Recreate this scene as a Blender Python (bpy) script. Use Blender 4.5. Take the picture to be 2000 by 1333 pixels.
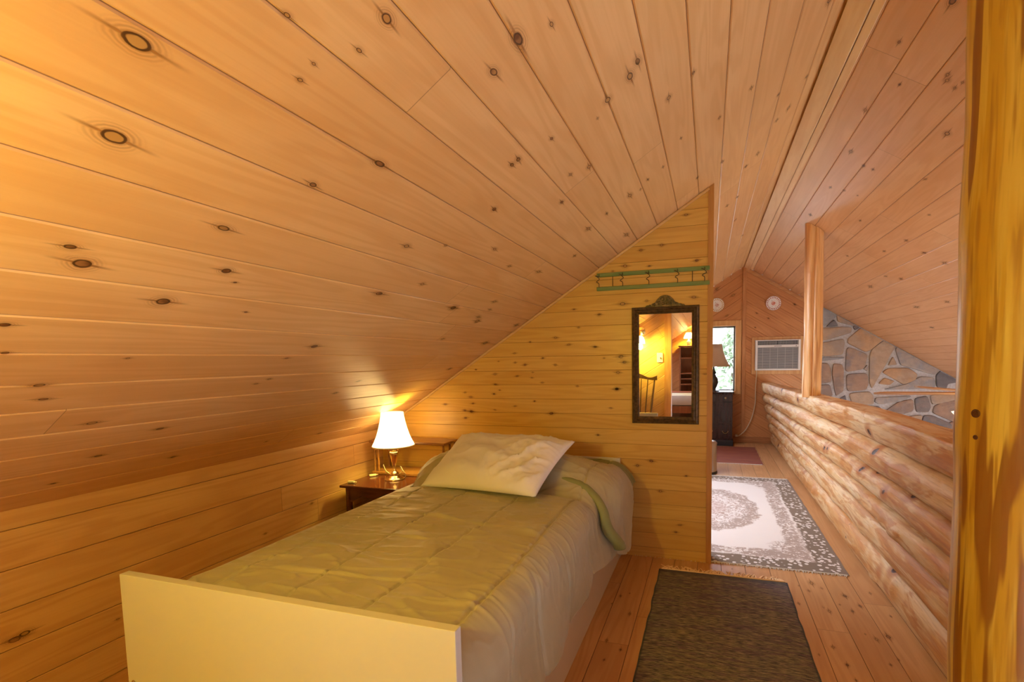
import bpy, bmesh, math, random
from mathutils import Vector, Matrix, noise
import numpy as np
random.seed(7)
sc = bpy.context.scene
C = sc.collection
for o in list(bpy.data.objects): bpy.data.objects.remove(o)

# ---------------------------------------------------------------- camera
cam_data = bpy.data.cameras.new('camera'); cam = bpy.data.objects.new('camera', cam_data); C.objects.link(cam)
CAM_H = 1.194
def basis():
    y, t, r = (math.radians(a) for a in (17.839, 4.474, 0.985))
    R0 = Vector((math.cos(y), math.sin(y), 0)); F0 = Vector((-math.sin(y), math.cos(y), 0)); Z = Vector((0, 0, 1))
    F = F0*math.cos(t) - Z*math.sin(t); U = Z*math.cos(t) + F0*math.sin(t)
    return R0*math.cos(r) - U*math.sin(r), R0*math.sin(r) + U*math.cos(r), F
R_, U_, F_ = basis()
cam.matrix_world = Matrix(((R_.x, U_.x, -F_.x, 0), (R_.y, U_.y, -F_.y, 0), (R_.z, U_.z, -F_.z, CAM_H), (0, 0, 0, 1)))
cam_data.sensor_width = 36; cam_data.lens = 960.0/2000*36
cam_data.shift_x = -77.4/2000; cam_data.shift_y = 111.4/2000
cam_data.clip_start = 0.02; cam_data.clip_end = 200
sc.camera = cam

# ---------------------------------------------------------------- exposure, sky, daylight
sc.view_settings.view_transform = 'Standard'; sc.view_settings.look = 'None'
sc.view_settings.gamma = 1; sc.view_settings.use_curve_mapping = False
sc.view_settings.exposure = 0.48
world = bpy.data.worlds.new('world'); sc.world = world; world.use_nodes = True
wb = world.node_tree.nodes['Background']
wb.inputs[0].default_value = (0.78, 0.87, 1.0, 1); wb.inputs[1].default_value = 8.2

def portal(name, centre, normal, w, h):
    l = bpy.data.lights.new(name, 'AREA'); l.shape = 'RECTANGLE'; l.size = w; l.size_y = h
    l.cycles.is_portal = True
    o = bpy.data.objects.new(name, l); C.objects.link(o); o.location = centre
    n = Vector(normal).normalized(); o.rotation_euler = (-n).to_track_quat('Z', 'Y').to_euler()
    return o
# portals only steer sampling of the real sky through the window openings, seen and assumed
# (they are placed further down beside each window)

# ---------------------------------------------------------------- room measures
XK, ZK, SL = -2.198, 0.728, 0.637           # knee wall, its height, roof slope
XR = 0.443; ZR = ZK + SL*(XR-XK)            # ridge
XRIGHT = XR + (ZR+0.25)/SL                  # eave wall of the great room, below loft level
YP, XE = 2.91, 0.017                        # partition plane and its free end
YF, YBK, YREAR = 7.22, -0.30, -5.85         # far wall, wall behind the camera, end of the rear room
CS = 1/math.sqrt(1+SL*SL); SN = SL*CS
def zl(x): return ZR - SL*abs(x-XR)
KN = {"L":[[-0.76,0.51,0.0186],[-0.897,0.557,0.0186],[-1.152,0.643,0.0186],[-1.11,0.909,0.0149],[-1.227,0.837,0.0161],[-1.002,0.821,0.0105],[-0.738,1.011,0.0118],[-0.843,0.913,0.0087],[-0.536,0.771,0.0136],[-0.462,1.055,0.0124],[-0.597,0.773,0.0062],[-0.655,0.726,0.005],[-0.687,0.727,0.0056],[-0.901,1.352,0.0112],[-1.015,1.615,0.0093],[-1.092,1.462,0.0124],[-1.093,1.983,0.0136],[-0.793,1.778,0.0099],[-0.682,1.534,0.0112],[-1.118,0.608,0.0081],[-1.14,0.955,0.0043],[-1.329,0.604,0.0087],[-1.368,1.447,0.0112],[-1.721,0.95,0.013],[-1.803,1.188,0.0087],[-1.925,1.071,0.0099],[-2.033,1.38,0.0112],[-2.222,1.062,0.0093],[-2.063,1.017,0.0074],[-2.079,2.202,0.0112],[-2.054,1.832,0.0074],[-1.529,0.746,0.0081],[-1.413,0.639,0.0068],[-1.587,0.779,0.0074],[-1.551,1.413,0.0081],[-1.575,1.377,0.0062],[-1.686,1.898,0.0112],[-0.394,1.034,0.0149],[-0.331,1.072,0.0062],[-0.194,1.422,0.013],[-0.22,1.455,0.0118],[-0.288,1.475,0.0136],[-0.328,1.519,0.0056],[-0.134,1.722,0.0118],[-0.056,1.695,0.0099],[0.03,2.158,0.0081],[0.144,2.116,0.0087],[0.269,2.376,0.0074],[0.341,2.619,0.0093],[0.297,2.664,0.0099],[-0.409,1.743,0.0112],[-0.464,1.697,0.0087],[-0.448,1.433,0.0074],[-0.195,2.207,0.0074],[-0.26,2.215,0.0062],[-0.297,2.258,0.0068],[-0.341,2.235,0.0124],[-0.445,2.236,0.0074],[-0.43,2.69,0.0136],[-0.533,2.247,0.0136],[-0.651,2.44,0.0112],[-0.541,1.399,0.0112],[-0.561,1.398,0.0074],[-0.795,2.298,0.0099],[-0.536,1.831,0.0112],[-0.065,2.634,0.0087],[0.053,2.674,0.0087],[0.184,3.019,0.0112],[0.238,2.949,0.0099],[0.382,2.414,0.0081],[0.368,1.924,0.0124],[0.103,3.554,0.0124],[0.164,3.521,0.0112],[0.18,4.135,0.0124],[0.279,4.954,0.0124],[-0.828,2.008,0.0087],[-1.153,2.329,0.0087],[-1.603,1.961,0.0074],[-1.433,1.383,0.0062],[-2.227,1.004,0.0062],[-1.431,0.879,0.0056],[-1.235,1.062,0.005],[-0.853,1.508,0.0062],[-0.114,2.074,0.0062],[-0.624,0.641,0.005],[-1.011,2.249,0.012],[-1.092,1.98,0.02],[-1.061,2.302,0.01],[-1.118,2.285,0.012],[-1.144,2.323,0.016],[-1.129,2.829,0.016],[-1.287,2.217,0.01],[-1.297,2.735,0.02],[-1.539,2.722,0.012]],"R":[[0.527,2.094,0.0093],[0.629,2.121,0.0081],[0.69,1.872,0.0124],[0.81,2.213,0.0093],[0.8,2.184,0.0062],[0.843,2.236,0.0081],[0.849,2.192,0.0068],[0.701,2.341,0.0056],[0.651,2.602,0.0093],[0.528,2.386,0.0081],[0.93,2.519,0.0124],[0.694,3.012,0.0093],[0.776,3.098,0.0093],[0.818,3.091,0.0093],[0.712,3.554,0.0099],[0.778,3.504,0.0099],[0.846,3.487,0.0062],[1.007,2.951,0.0062],[1.442,3.861,0.0186],[1.327,3.857,0.0149],[1.193,4.179,0.0087],[0.952,3.842,0.0087],[1.153,3.303,0.0074],[0.71,4.187,0.0124],[1.389,5.212,0.0186],[1.362,4.712,0.0124],[1.431,4.586,0.0124],[1.718,5.112,0.0186],[1.977,5.5,0.0186],[1.077,4.689,0.0124],[1.738,4.578,0.0186],[1.206,3.801,0.0112]],"P":[[-0.473,1.73,0.014],[-0.334,1.72,0.007],[-0.072,1.732,0.0098],[-0.489,1.513,0.0126],[-0.349,1.523,0.007],[-0.087,1.53,0.0105],[-0.63,1.457,0.0105],[-0.657,1.266,0.0098],[-0.5,1.204,0.014],[-0.479,1.171,0.0112],[-0.519,1.111,0.0098],[-0.526,1.013,0.0105],[-0.024,1.098,0.0049],[-0.644,0.731,0.0084],[-0.94,0.858,0.0126],[-1.493,0.862,0.0112],[-1.542,0.868,0.007],[-1.05,0.934,0.0056],[-0.405,0.554,0.0105],[-0.324,0.585,0.0112],[-0.545,1.706,0.0063],[-0.265,1.832,0.0091],[-0.381,1.813,0.0084],[-1.164,1.093,0.0063],[-1.328,0.978,0.007],[-0.99,1.204,0.0063],[-0.757,1.385,0.007],[-0.271,0.407,0.0084],[-0.125,0.507,0.007],[-0.182,0.167,0.0084],[-0.158,0.212,0.0063],[-1.686,0.907,0.007],[-0.866,0.628,0.0063],[-0.131,1.986,0.0084],[-0.602,1.197,0.0056],[-0.628,1.459,0.0051],[-0.904,1.328,0.0083],[-0.82,1.283,0.0079],[-0.655,1.265,0.0056],[-1.071,1.306,0.0067],[-1.175,1.179,0.0065],[-1.109,1.164,0.0074],[-0.909,1.161,0.008],[-1.058,1.116,0.0049],[-1.064,1.082,0.0046],[-1.317,1.107,0.0083],[-0.996,1.051,0.0064],[-1.315,1.04,0.0079],[-1.287,1.003,0.0045],[-1.536,0.987,0.0065],[-1.495,0.957,0.0077],[-1.48,0.915,0.0055],[-1.496,0.861,0.0088],[-1.538,0.818,0.0086],[-1.324,0.875,0.0046],[-1.182,0.901,0.0046],[-0.769,1.029,0.0069],[-0.527,1.012,0.0087],[-0.784,1.495,0.0062],[-1.452,1.137,0.0055],[-1.178,1.238,0.0064],[-1.29,1.188,0.0046],[-0.563,0.897,0.0055]],"W":[[0.944,0.294,0.0126],[0.97,0.301,0.0119],[1.919,0.315,0.0063],[2.24,0.383,0.0063],[1.239,0.21,0.0056]],"F":[[-0.339,1.92,0.0112],[-0.39,1.834,0.0098],[-0.445,2.287,0.0063],[-0.378,2.415,0.0056],[-0.407,1.97,0.0112],[0.556,2.736,0.0098],[0.489,2.688,0.0098],[0.522,2.526,0.007],[0.602,2.574,0.0084],[0.643,2.521,0.014],[0.49,2.179,0.014],[0.675,2.29,0.0126],[0.672,2.109,0.0098],[0.425,2.106,0.007],[0.774,2.741,0.0084],[0.795,2.517,0.0084],[0.642,2.321,0.007],[0.521,1.97,0.0084],[0.13,2.861,0.007],[0.45,2.736,0.007],[-0.392,2.695,0.0056],[0.712,2.154,0.007],[0.518,2.786,0.02],[0.647,2.677,0.02],[0.598,3.02,0.012],[0.541,2.492,0.015],[0.69,2.584,0.014],[0.418,2.532,0.012],[-0.347,2.214,0.01],[-0.418,2.376,0.01],[0.728,2.325,0.02],[0.514,2.063,0.014]],"A":[[0.087,2.121,0.0175],[1.061,1.864,0.0154],[0.747,1.696,0.0105],[0.299,2.026,0.014],[0.223,1.753,0.014],[0.584,1.58,0.0105],[0.342,1.184,0.014],[0.6,1.771,0.0084]]}
STONES = [["g",[[1.394,1.874],[1.534,1.769],[1.544,1.736],[1.526,1.671],[1.42,1.576],[1.361,1.583],[1.333,1.91]]],["t",[[1.564,1.735],[1.828,1.572],[1.733,1.554],[1.557,1.615],[1.546,1.681]]],["d",[[1.421,1.554],[1.517,1.65],[1.568,1.56]]],["d",[[1.729,1.543],[1.79,1.589],[1.838,1.561],[1.754,1.499]]],["t",[[1.342,1.535],[1.617,1.547],[1.714,1.533],[1.706,1.468],[1.445,1.388],[1.345,1.375]]],["t",[[1.346,1.353],[1.426,1.355],[1.621,1.394],[1.642,1.349],[1.626,1.196],[1.45,1.177],[1.35,1.188]]],["g",[[1.35,1.161],[1.637,1.163],[1.637,1.141],[1.351,1.112]]],["b",[[1.352,1.089],[1.462,1.083],[1.494,0.998],[1.501,0.842],[1.358,0.82]]],["b",[[1.521,1.076],[1.62,1.064],[1.641,0.997],[1.648,0.731],[1.561,0.663],[1.539,0.753],[1.51,0.954]]],["b",[[1.358,0.802],[1.488,0.809],[1.525,0.663],[1.462,0.64],[1.362,0.657]]],["d",[[1.592,0.619],[1.669,0.675],[1.692,0.553],[1.593,0.563]]],["o",[[1.679,1.392],[1.848,1.55],[2.077,1.423],[2.087,1.391],[1.932,1.244],[1.876,1.224],[1.681,1.337]]],["m",[[1.668,1.294],[1.877,1.202],[1.897,1.169],[1.881,1.06],[1.854,1.006],[1.69,0.974],[1.661,0.997]]],["g",[[1.863,1.006],[1.9,1.06],[1.91,1.027],[1.902,0.977]]],["b",[[1.672,0.941],[1.903,0.951],[1.922,0.819],[1.899,0.742],[1.687,0.72]]],["t",[[1.708,0.697],[1.938,0.72],[1.978,0.666],[1.991,0.556],[1.751,0.542]]],["t",[[1.925,1.168],[1.951,1.255],[2.115,1.39],[2.229,1.312],[2.185,1.249],[2.141,1.164],[2.116,1.079],[2.054,0.96],[1.965,0.764],[1.935,0.841]]],["t",[[2.126,1.046],[2.178,1.164],[2.228,1.056]]],["o",[[2.073,0.96],[2.127,1.009],[2.348,1.016],[2.442,0.936],[2.426,0.861],[2.3,0.808],[2.206,0.873]]],["o",[[2.03,0.819],[2.093,0.895],[2.207,0.851],[2.152,0.802]]],["g",[[2.203,1.249],[2.265,1.311],[2.576,1.177],[2.705,1.028],[2.621,0.924],[2.329,1.033],[2.264,1.055]]],["d",[[2.639,0.924],[2.715,1.007],[2.883,0.933],[2.887,0.839],[2.766,0.818],[2.751,0.755],[2.653,0.776]]],["g",[[2.319,0.808],[2.479,0.908],[2.613,0.892],[2.636,0.759],[2.079,0.743]]],["g",[[2.007,0.644],[2.405,0.668],[2.27,0.592],[2.047,0.557],[1.999,0.589]]],["b",[[2.116,0.47],[2.252,0.592],[2.407,0.625],[2.421,0.475],[2.165,0.394]]],["d",[[2.425,0.636],[2.559,0.669],[2.6,0.531],[2.575,0.467],[2.449,0.465]]],["t",[[2.585,0.68],[2.876,0.692],[2.878,0.629],[2.617,0.553]]],["b",[[2.635,0.542],[2.722,0.596],[2.913,0.619],[2.925,0.314],[2.62,0.457]]],["t",[[2.166,0.372],[2.495,0.433],[2.514,0.412],[2.491,0.282],[2.279,0.331]]],["d",[[2.501,0.271],[2.532,0.423],[2.621,0.425],[2.927,0.272],[2.932,0.145],[2.701,0.202]]],["d",[[1.8,0.521],[2.048,0.535],[2.117,0.448],[2.089,0.415],[1.819,0.51]]]]
# ---------------------------------------------------------------- node helpers
def new_mat(name):
    m = bpy.data.materials.new(name); m.use_nodes = True
    nt = m.node_tree; nt.nodes.clear()
    out = nt.nodes.new('ShaderNodeOutputMaterial'); b = nt.nodes.new('ShaderNodeBsdfPrincipled')
    nt.links.new(b.outputs[0], out.inputs[0])
    return m, nt, b
class G:
    def __init__(s, nt): s.nt = nt
    def put(s, sock, v):
        if isinstance(v, bpy.types.NodeSocket): s.nt.links.new(v, sock)
        elif v is not None:
            if hasattr(sock.default_value, '__len__') and not hasattr(v, '__len__'): v = (v,)*len(sock.default_value)
            if hasattr(v, '__len__') and len(v) == 3 and len(sock.default_value) == 4: v = (*v, 1)
            sock.default_value = v
    def math(s, op, a, b=None, c=None, clamp=False):
        n = s.nt.nodes.new('ShaderNodeMath'); n.operation = op; n.use_clamp = clamp
        for i, v in enumerate((a, b, c)):
            if v is not None: s.put(n.inputs[i], v)
        return n.outputs[0]
    def vec(s, x=0, y=0, z=0):
        n = s.nt.nodes.new('ShaderNodeCombineXYZ')
        for i, v in enumerate((x, y, z)): s.put(n.inputs[i], v)
        return n.outputs[0]
    def sep(s, v):
        n = s.nt.nodes.new('ShaderNodeSeparateXYZ'); s.put(n.inputs[0], v); return n.outputs
    def uv(s): return s.nt.nodes.new('ShaderNodeTexCoord').outputs['UV']
    def obj(s): return s.nt.nodes.new('ShaderNodeTexCoord').outputs['Object']
    def noise(s, v, scale=5, detail=2, rough=.5, dist=0):
        n = s.nt.nodes.new('ShaderNodeTexNoise'); s.put(n.inputs['Vector'], v)
        n.inputs['Scale'].default_value = scale; n.inputs['Detail'].default_value = detail
        n.inputs['Roughness'].default_value = rough; n.inputs['Distortion'].default_value = dist
        return n.outputs[0]
    def white(s, v):
        n = s.nt.nodes.new('ShaderNodeTexWhiteNoise'); n.noise_dimensions = '3D'; s.put(n.inputs['Vector'], v); return n.outputs
    def voro(s, v, scale=5, feature='F1', rnd=1):
        n = s.nt.nodes.new('ShaderNodeTexVoronoi'); n.feature = feature; s.put(n.inputs['Vector'], v)
        n.inputs['Scale'].default_value = scale; n.inputs['Randomness'].default_value = rnd
        return n.outputs
    def mix(s, f, a, b, mode='MIX'):
        n = s.nt.nodes.new('ShaderNodeMix'); n.data_type = 'RGBA'; n.blend_type = mode
        s.put(n.inputs[0], f); s.put(n.inputs[6], a); s.put(n.inputs[7], b); return n.outputs[2]
    def step(s, v, a, b, lo=0., hi=1.):
        n = s.nt.nodes.new('ShaderNodeMapRange'); n.interpolation_type = 'SMOOTHSTEP'
        s.put(n.inputs[0], v)
        for i, q in enumerate((a, b, lo, hi)): n.inputs[i+1].default_value = q
        return n.outputs[0]
    def bump(s, h, strength=.3, dist=.01):
        n = s.nt.nodes.new('ShaderNodeBump'); n.inputs['Strength'].default_value = strength
        n.inputs['Distance'].default_value = dist; s.put(n.inputs['Height'], h); return n.outputs[0]
def plain(name, col, rough=.5, metal=0, nscale=0, namp=.12, bump=0, spec=.5, sheen=0):
    m, nt, b = new_mat(name); g = G(nt)
    b.inputs['Roughness'].default_value = rough; b.inputs['Metallic'].default_value = metal
    b.inputs['Specular IOR Level'].default_value = spec
    if nscale:
        n = g.noise(g.obj(), nscale, 3, .6)
        dark = tuple(c*(1-namp) for c in col); lite = tuple(min(1, c*(1+namp)) for c in col)
        g.put(b.inputs['Base Color'], g.mix(g.step(n, .3, .7), dark, lite))
        if bump: g.put(b.inputs['Normal'], g.bump(n, bump, .004))
    else: g.put(b.inputs['Base Color'], col)
    if sheen: b.inputs['Sheen Weight'].default_value = sheen
    return m

def board_mat(name, base, pale, dark, bw, phase, seg=2.4, rough=.33, gapdark=.8, figure=1.0, tint=.5):
    """varnished boards; UV is metres (across, along)"""
    m, nt, b = new_mat(name); g = G(nt)
    u, v, _ = g.sep(g.uv())
    q = g.math('DIVIDE', g.math('SUBTRACT', u, phase), bw); bi = g.math('FLOOR', q); fr = g.math('FRACT', q)
    r1 = g.white(g.vec(bi, 3.3, 0))[0]
    sv = g.math('ADD', g.math('DIVIDE', v, seg), g.math('MULTIPLY', r1, 5.0))
    si = g.math('FLOOR', sv); sf = g.math('FRACT', sv)
    wn = g.white(g.vec(bi, si, 1.7)); rnd = wn[0]
    big = g.math('MULTIPLY', rnd, 37.0)
    # broad figure + fine streaks, both stretched along the board
    figv = g.vec(g.math('MULTIPLY', u, 9.0), g.math('MULTIPLY', v, .75), big)
    fig = g.noise(figv, 1.0, 2, .5, .3)
    rings = g.math('SINE', g.math('ADD', g.math('MULTIPLY', fig, 52.0), g.math('MULTIPLY', u, 60.0)))
    rings = g.step(rings, -.6, 1.0)
    fine = g.noise(g.vec(g.math('MULTIPLY', u, 160.0), g.math('MULTIPLY', v, 3.0), big), 1.0, 3, .6)
    blot = g.noise(g.vec(g.math('MULTIPLY', u, 6.0), g.math('MULTIPLY', v, 2.2), g.math('ADD', big, 4.0)), 1.0, 2, .5)
    col = g.mix(g.math('MULTIPLY', g.step(blot, .3, .72), .65), base, pale)
    col = g.mix(g.math('MULTIPLY', rings, .26*figure), col, dark)
    col = g.mix(g.math('MULTIPLY', g.step(fine, .35, .75), .16*figure), col, dark)
    # every board has its own tone
    col = g.mix(g.math('MULTIPLY', g.step(rnd, .35, 1.0), .45*tint), col, dark)
    col = g.mix(g.math('MULTIPLY', g.step(wn[1], .3, 1.0), .35*tint), col, pale)
    # end joint
    j = g.math('MINIMUM', sf, g.math('SUBTRACT', 1.0, sf)); j = g.math('MULTIPLY', j, seg)
    col = g.mix(g.step(j, .0006, .0016, .6, 0.), col, (dark[0]*.25, dark[1]*.2, dark[2]*.15))
    # darker line along the groove between boards
    e = g.math('MINIMUM', fr, g.math('SUBTRACT', 1.0, fr)); e = g.math('MULTIPLY', e, bw)
    col = g.mix(g.step(e, .0006, .0014, gapdark, 0.), col, (dark[0]*.3, dark[1]*.2, dark[2]*.12))
    g.put(b.inputs['Base Color'], col)
    b.inputs['Roughness'].default_value = rough; b.inputs['Specular IOR Level'].default_value = .45
    g.put(b.inputs['Normal'], g.bump(fine, .08, .002))
    return m
def knot_mat():
    m, nt, b = new_mat('wood_knot'); g = G(nt)
    u, v, _ = g.sep(g.uv()); ob = g.obj()
    n = g.noise(ob, 70, 2, .6); n2 = g.noise(ob, 5.5, 1, .5); n3 = g.noise(ob, 28, 2, .6)
    dd = g.math('SQRT', g.math('ADD', g.math('MULTIPLY', u, u), g.math('MULTIPLY', v, v)))
    d = g.math('ADD', dd, g.math('MULTIPLY', g.math('SUBTRACT', n, .5), .05))
    d = g.math('ADD', d, g.math('MULTIPLY', g.math('SUBTRACT', n3, .5), .09))
    kind = g.step(n2, .46, .52)
    core = g.mix(kind, g.mix(g.step(n3, .4, .6), (.15, .052, .018), (.30, .13, .045)), (.46, .24, .075))
    col = g.mix(g.step(d, .135, .165), core, (.075, .028, .012))
    col = g.mix(g.step(d, .19, .225), col, (.42, .18, .055))
    solid = g.step(d, .195, .235, .92, 0.)
    halo = g.step(d, .2, .62, .38, 0.)
    halo = g.math('MULTIPLY', halo, g.math('ADD', .6, g.math('MULTIPLY', .4, g.math('SINE', g.math('MULTIPLY', d, 62.0)))))
    au = g.math('ADD', g.math('ABSOLUTE', u), g.math('MULTIPLY', g.math('SUBTRACT', n3, .5), .06))
    tail = g.math('MULTIPLY', g.step(au, .0, .10, 1.0, 0.), g.step(g.math('ABSOLUTE', v), .1, .98, .75, 0.))
    a = g.math('MAXIMUM', g.math('MAXIMUM', solid, halo), tail, clamp=True)
    g.put(b.inputs['Base Color'], col); g.put(b.inputs['Alpha'], a)
    b.inputs['Roughness'].default_value = .35
    return m

# pine tones (linear)
M = {}
P_BASE, P_PALE, P_DARK = (.69, .395, .165), (.77, .485, .235), (.53, .245, .07)
M['ceil_l'] = board_mat('pine_left_slope', P_BASE, P_PALE, P_DARK, .1338, -.198, 3.1)
M['ceil_r'] = board_mat('pine_right_slope', (.70, .40, .205), (.78, .49, .28), (.55, .25, .09), .1338, -.1245, 2.2)
M['knee'] = board_mat('pine_knee_wall', (.66, .37, .16), (.76, .48, .24), (.46, .20, .065), .1325, 0, 2.7)
M['part'] = board_mat('pine_partition', (.64, .38, .085), (.72, .46, .13), (.47, .22, .035), .0888, .0602, 30., figure=1.1, tint=1.0, gapdark=.55)
M['floor'] = board_mat('pine_floor', (.60, .33, .14), (.70, .43, .22), (.40, .17, .055), .128, -.071, 2.6, .36, gapdark=.9, tint=.8)
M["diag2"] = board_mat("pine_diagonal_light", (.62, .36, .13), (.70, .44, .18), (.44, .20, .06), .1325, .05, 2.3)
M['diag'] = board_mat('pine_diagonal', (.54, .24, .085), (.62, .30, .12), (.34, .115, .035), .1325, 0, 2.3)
M['knot'] = knot_mat()
def wood_plain(name, base, dark, sx=30, rough=.4, axis=2, spec=.5):
    """solid wood, grain along a local axis"""
    m, nt, b = new_mat(name); g = G(nt)
    p = g.sep(g.obj()); k = [g.math('MULTIPLY', p[i], 3.0 if i == axis else float(sx)) for i in range(3)]
    n = g.noise(g.vec(*k), 1.0, 3, .6, .4)
    g.put(b.inputs['Base Color'], g.mix(g.step(n, .3, .7), base, dark))
    b.inputs['Roughness'].default_value = rough; b.inputs['Specular IOR Level'].default_value = spec
    return m
M['trim'] = wood_plain('pine_trim', (.66, .36, .15), (.54, .26, .09))
M['trim_y'] = wood_plain('pine_trim_grain_along', (.68, .39, .17), (.58, .30, .11), axis=1)
M['trim_x'] = wood_plain('pine_trim_grain_across', (.60, .31, .12), (.50, .23, .08), axis=0)

# ---------------------------------------------------------------- mesh helpers
def tag(o, label, cat, group=None):
    o['label'] = label; o['category'] = cat
    if group: o['group'] = group
    return o
def empty(name, loc, label, cat, rz=0, group=None):
    o = bpy.data.objects.new(name, None); C.objects.link(o); o.location = loc; o.rotation_euler = (0, 0, rz)
    o.empty_display_size = .05
    return tag(o, label, cat, group)
def obj(name, bm, mats, parent=None, smooth=False, angle=40, label=None):
    me = bpy.data.meshes.new(name); bmesh.ops.recalc_face_normals(bm, faces=bm.faces)
    bm.to_mesh(me); bm.free()
    for m in (mats if isinstance(mats, (list, tuple)) else [mats]): me.materials.append(m)
    o = bpy.data.objects.new(name, me); C.objects.link(o)
    if smooth:
        for p in me.polygons: p.use_smooth = True
        try: me.set_sharp_from_angle(angle=math.radians(angle))
        except Exception: pass
    if parent: o.parent = parent
    if label: o['label'] = label
    return o
def nb(): return bmesh.new()
def box(bm, a, b, bev=0, mi=0, rot=None, piv=None):
    r = bmesh.ops.create_cube(bm, size=1); vs = r['verts']
    c = [(a[i]+b[i])/2 for i in range(3)]; s = [abs(b[i]-a[i]) for i in range(3)]
    for v in vs: v.co = Vector((v.co.x*s[0]+c[0], v.co.y*s[1]+c[1], v.co.z*s[2]+c[2]))
    fs = {f for v in vs for f in v.link_faces}
    if bev:
        es = {e for v in vs for e in v.link_edges}
        rr = bmesh.ops.bevel(bm, geom=list(es), offset=min(bev, min(s)*.45), segments=2, affect='EDGES', profile=.5)
        vs = list({v for f in rr['faces'] for v in f.verts} | {v for v in vs if v.is_valid})
        fs = {f for v in vs for f in v.link_faces}
    if rot is not None:
        p = Vector(piv) if piv else Vector(c)
        for v in vs: v.co = rot @ (v.co-p) + p
    for f in fs: f.material_index = mi
    return vs
def tube(bm, pts, rad, seg=10, cap=True, mi=0, closed=False):
    pts = [Vector(p) for p in pts]; n = len(pts)
    rad = rad if hasattr(rad, '__len__') else [rad]*n
    rings = []; prev = None
    for i, p in enumerate(pts):
        t = (pts[(i+1) % n]-pts[i-1]) if closed else (pts[min(i+1, n-1)]-pts[max(i-1, 0)])
        t.normalize()
        if prev is None: x = t.orthogonal().normalized()
        else: x = (prev - t*prev.dot(t)).normalized()
        prev = x; y = t.cross(x)
        rings.append([bm.verts.new(p+(x*math.cos(2*math.pi*k/seg)+y*math.sin(2*math.pi*k/seg))*rad[i]) for k in range(seg)])
    for i in range(n if closed else n-1):
        a, b = rings[i], rings[(i+1) % n]
        for k in range(seg):
            f = bm.faces.new((a[k], a[(k+1) % seg], b[(k+1) % seg], b[k])); f.material_index = mi
    if cap and not closed:
        bm.faces.new(rings[0][::-1]).material_index = mi; bm.faces.new(rings[-1]).material_index = mi
    return rings
def lathe(bm, prof, c=(0, 0, 0), seg=28, cap=True, mi=0, sy=1, wob=None):
    rings = []
    for r, z in prof:
        rings.append([bm.verts.new((c[0]+r*math.cos(2*math.pi*k/seg)*(1 if not wob else wob(k, z)), c[1]+sy*r*math.sin(2*math.pi*k/seg)*(1 if not wob else wob(k, z)), c[2]+z)) for k in range(seg)])
    for a, b in zip(rings, rings[1:]):
        for k in range(seg):
            bm.faces.new((a[k], a[(k+1) % seg], b[(k+1) % seg], b[k])).material_index = mi
    if cap: bm.faces.new(rings[0][::-1]).material_index = mi; bm.faces.new(rings[-1]).material_index = mi
def prism(bm, poly, axis, a, b, mi=0):
    """extrude a 2D polygon along an axis: poly in the two other coordinates"""
    def P(p, d):
        return {0: (d, p[0], p[1]), 1: (p[0], d, p[1]), 2: (p[0], p[1], d)}[axis]
    A = [bm.verts.new(P(p, a)) for p in poly]; B = [bm.verts.new(P(p, b)) for p in poly]; n = len(poly)
    fs = [bm.faces.new(A[::-1]), bm.faces.new(B)]
    for i in range(n): fs.append(bm.faces.new((A[i], A[(i+1) % n], B[(i+1) % n], B[i])))
    for f in fs: f.material_index = mi
    return A+B
def clip(poly, nx, ny, d):
    """keep nx*x+ny*y >= d"""
    out = []
    for i in range(len(poly)):
        p, q = poly[i], poly[(i+1) % len(poly)]
        a = nx*p[0]+ny*p[1]-d; b = nx*q[0]+ny*q[1]-d
        if a >= 0: out.append(p)
        if a*b < 0:
            t = a/(a-b); out.append((p[0]+(q[0]-p[0])*t, p[1]+(q[1]-p[1])*t))
    return out
def panel(bm, polys, O, EX, EY, NRM, ang, bw, phase, depth=.0038, cw=.0042, thick=.02):
    """grooved boarding: convex 2D polygons in plane (O,EX,EY); boards run at angle ang; NRM is the room side"""
    O, EX, EY, NRM = map(Vector, (O, EX, EY, NRM)); uvl = bm.loops.layers.uv.verify()
    ca, sa = math.cos(ang), math.sin(ang)      # along direction
    for poly in polys:
        for side in (0,):
            acr = [-sa*p[0]+ca*p[1] for p in poly]
            k0 = math.floor((min(acr)-phase)/bw)-1; k1 = math.ceil((max(acr)-phase)/bw)+1
            for k in range(k0, k1):
                A = phase+k*bw
                for (s0, s1, h0, h1) in ((A, A+cw, -depth, 0), (A+cw, A+bw-cw, 0, 0), (A+bw-cw, A+bw, 0, -depth)):
                    q = clip(poly, -sa, ca, s0); 
                    if len(q) >= 3: q = clip(q, sa, -ca, -s1)
                    if len(q) < 3: continue
                    vs = []; uvs = []
                    for p in q:
                        ac = -sa*p[0]+ca*p[1]; al = ca*p[0]+sa*p[1]
                        t = min(max((ac-s0)/(s1-s0), 0), 1); h = h0+(h1-h0)*t
                        vs.append(bm.verts.new(O+EX*p[0]+EY*p[1]+NRM*h)); uvs.append((min(max(ac, A+.0001), A+bw-.0001), al))
                    try: f = bm.faces.new(vs)
                    except ValueError: continue
                    f.normal_update()
                    if f.normal.dot(NRM) < 0: f.normal_flip()
                    for l in f.loops:
                        l[uvl].uv = uvs[vs.index(l.vert)]
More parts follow.
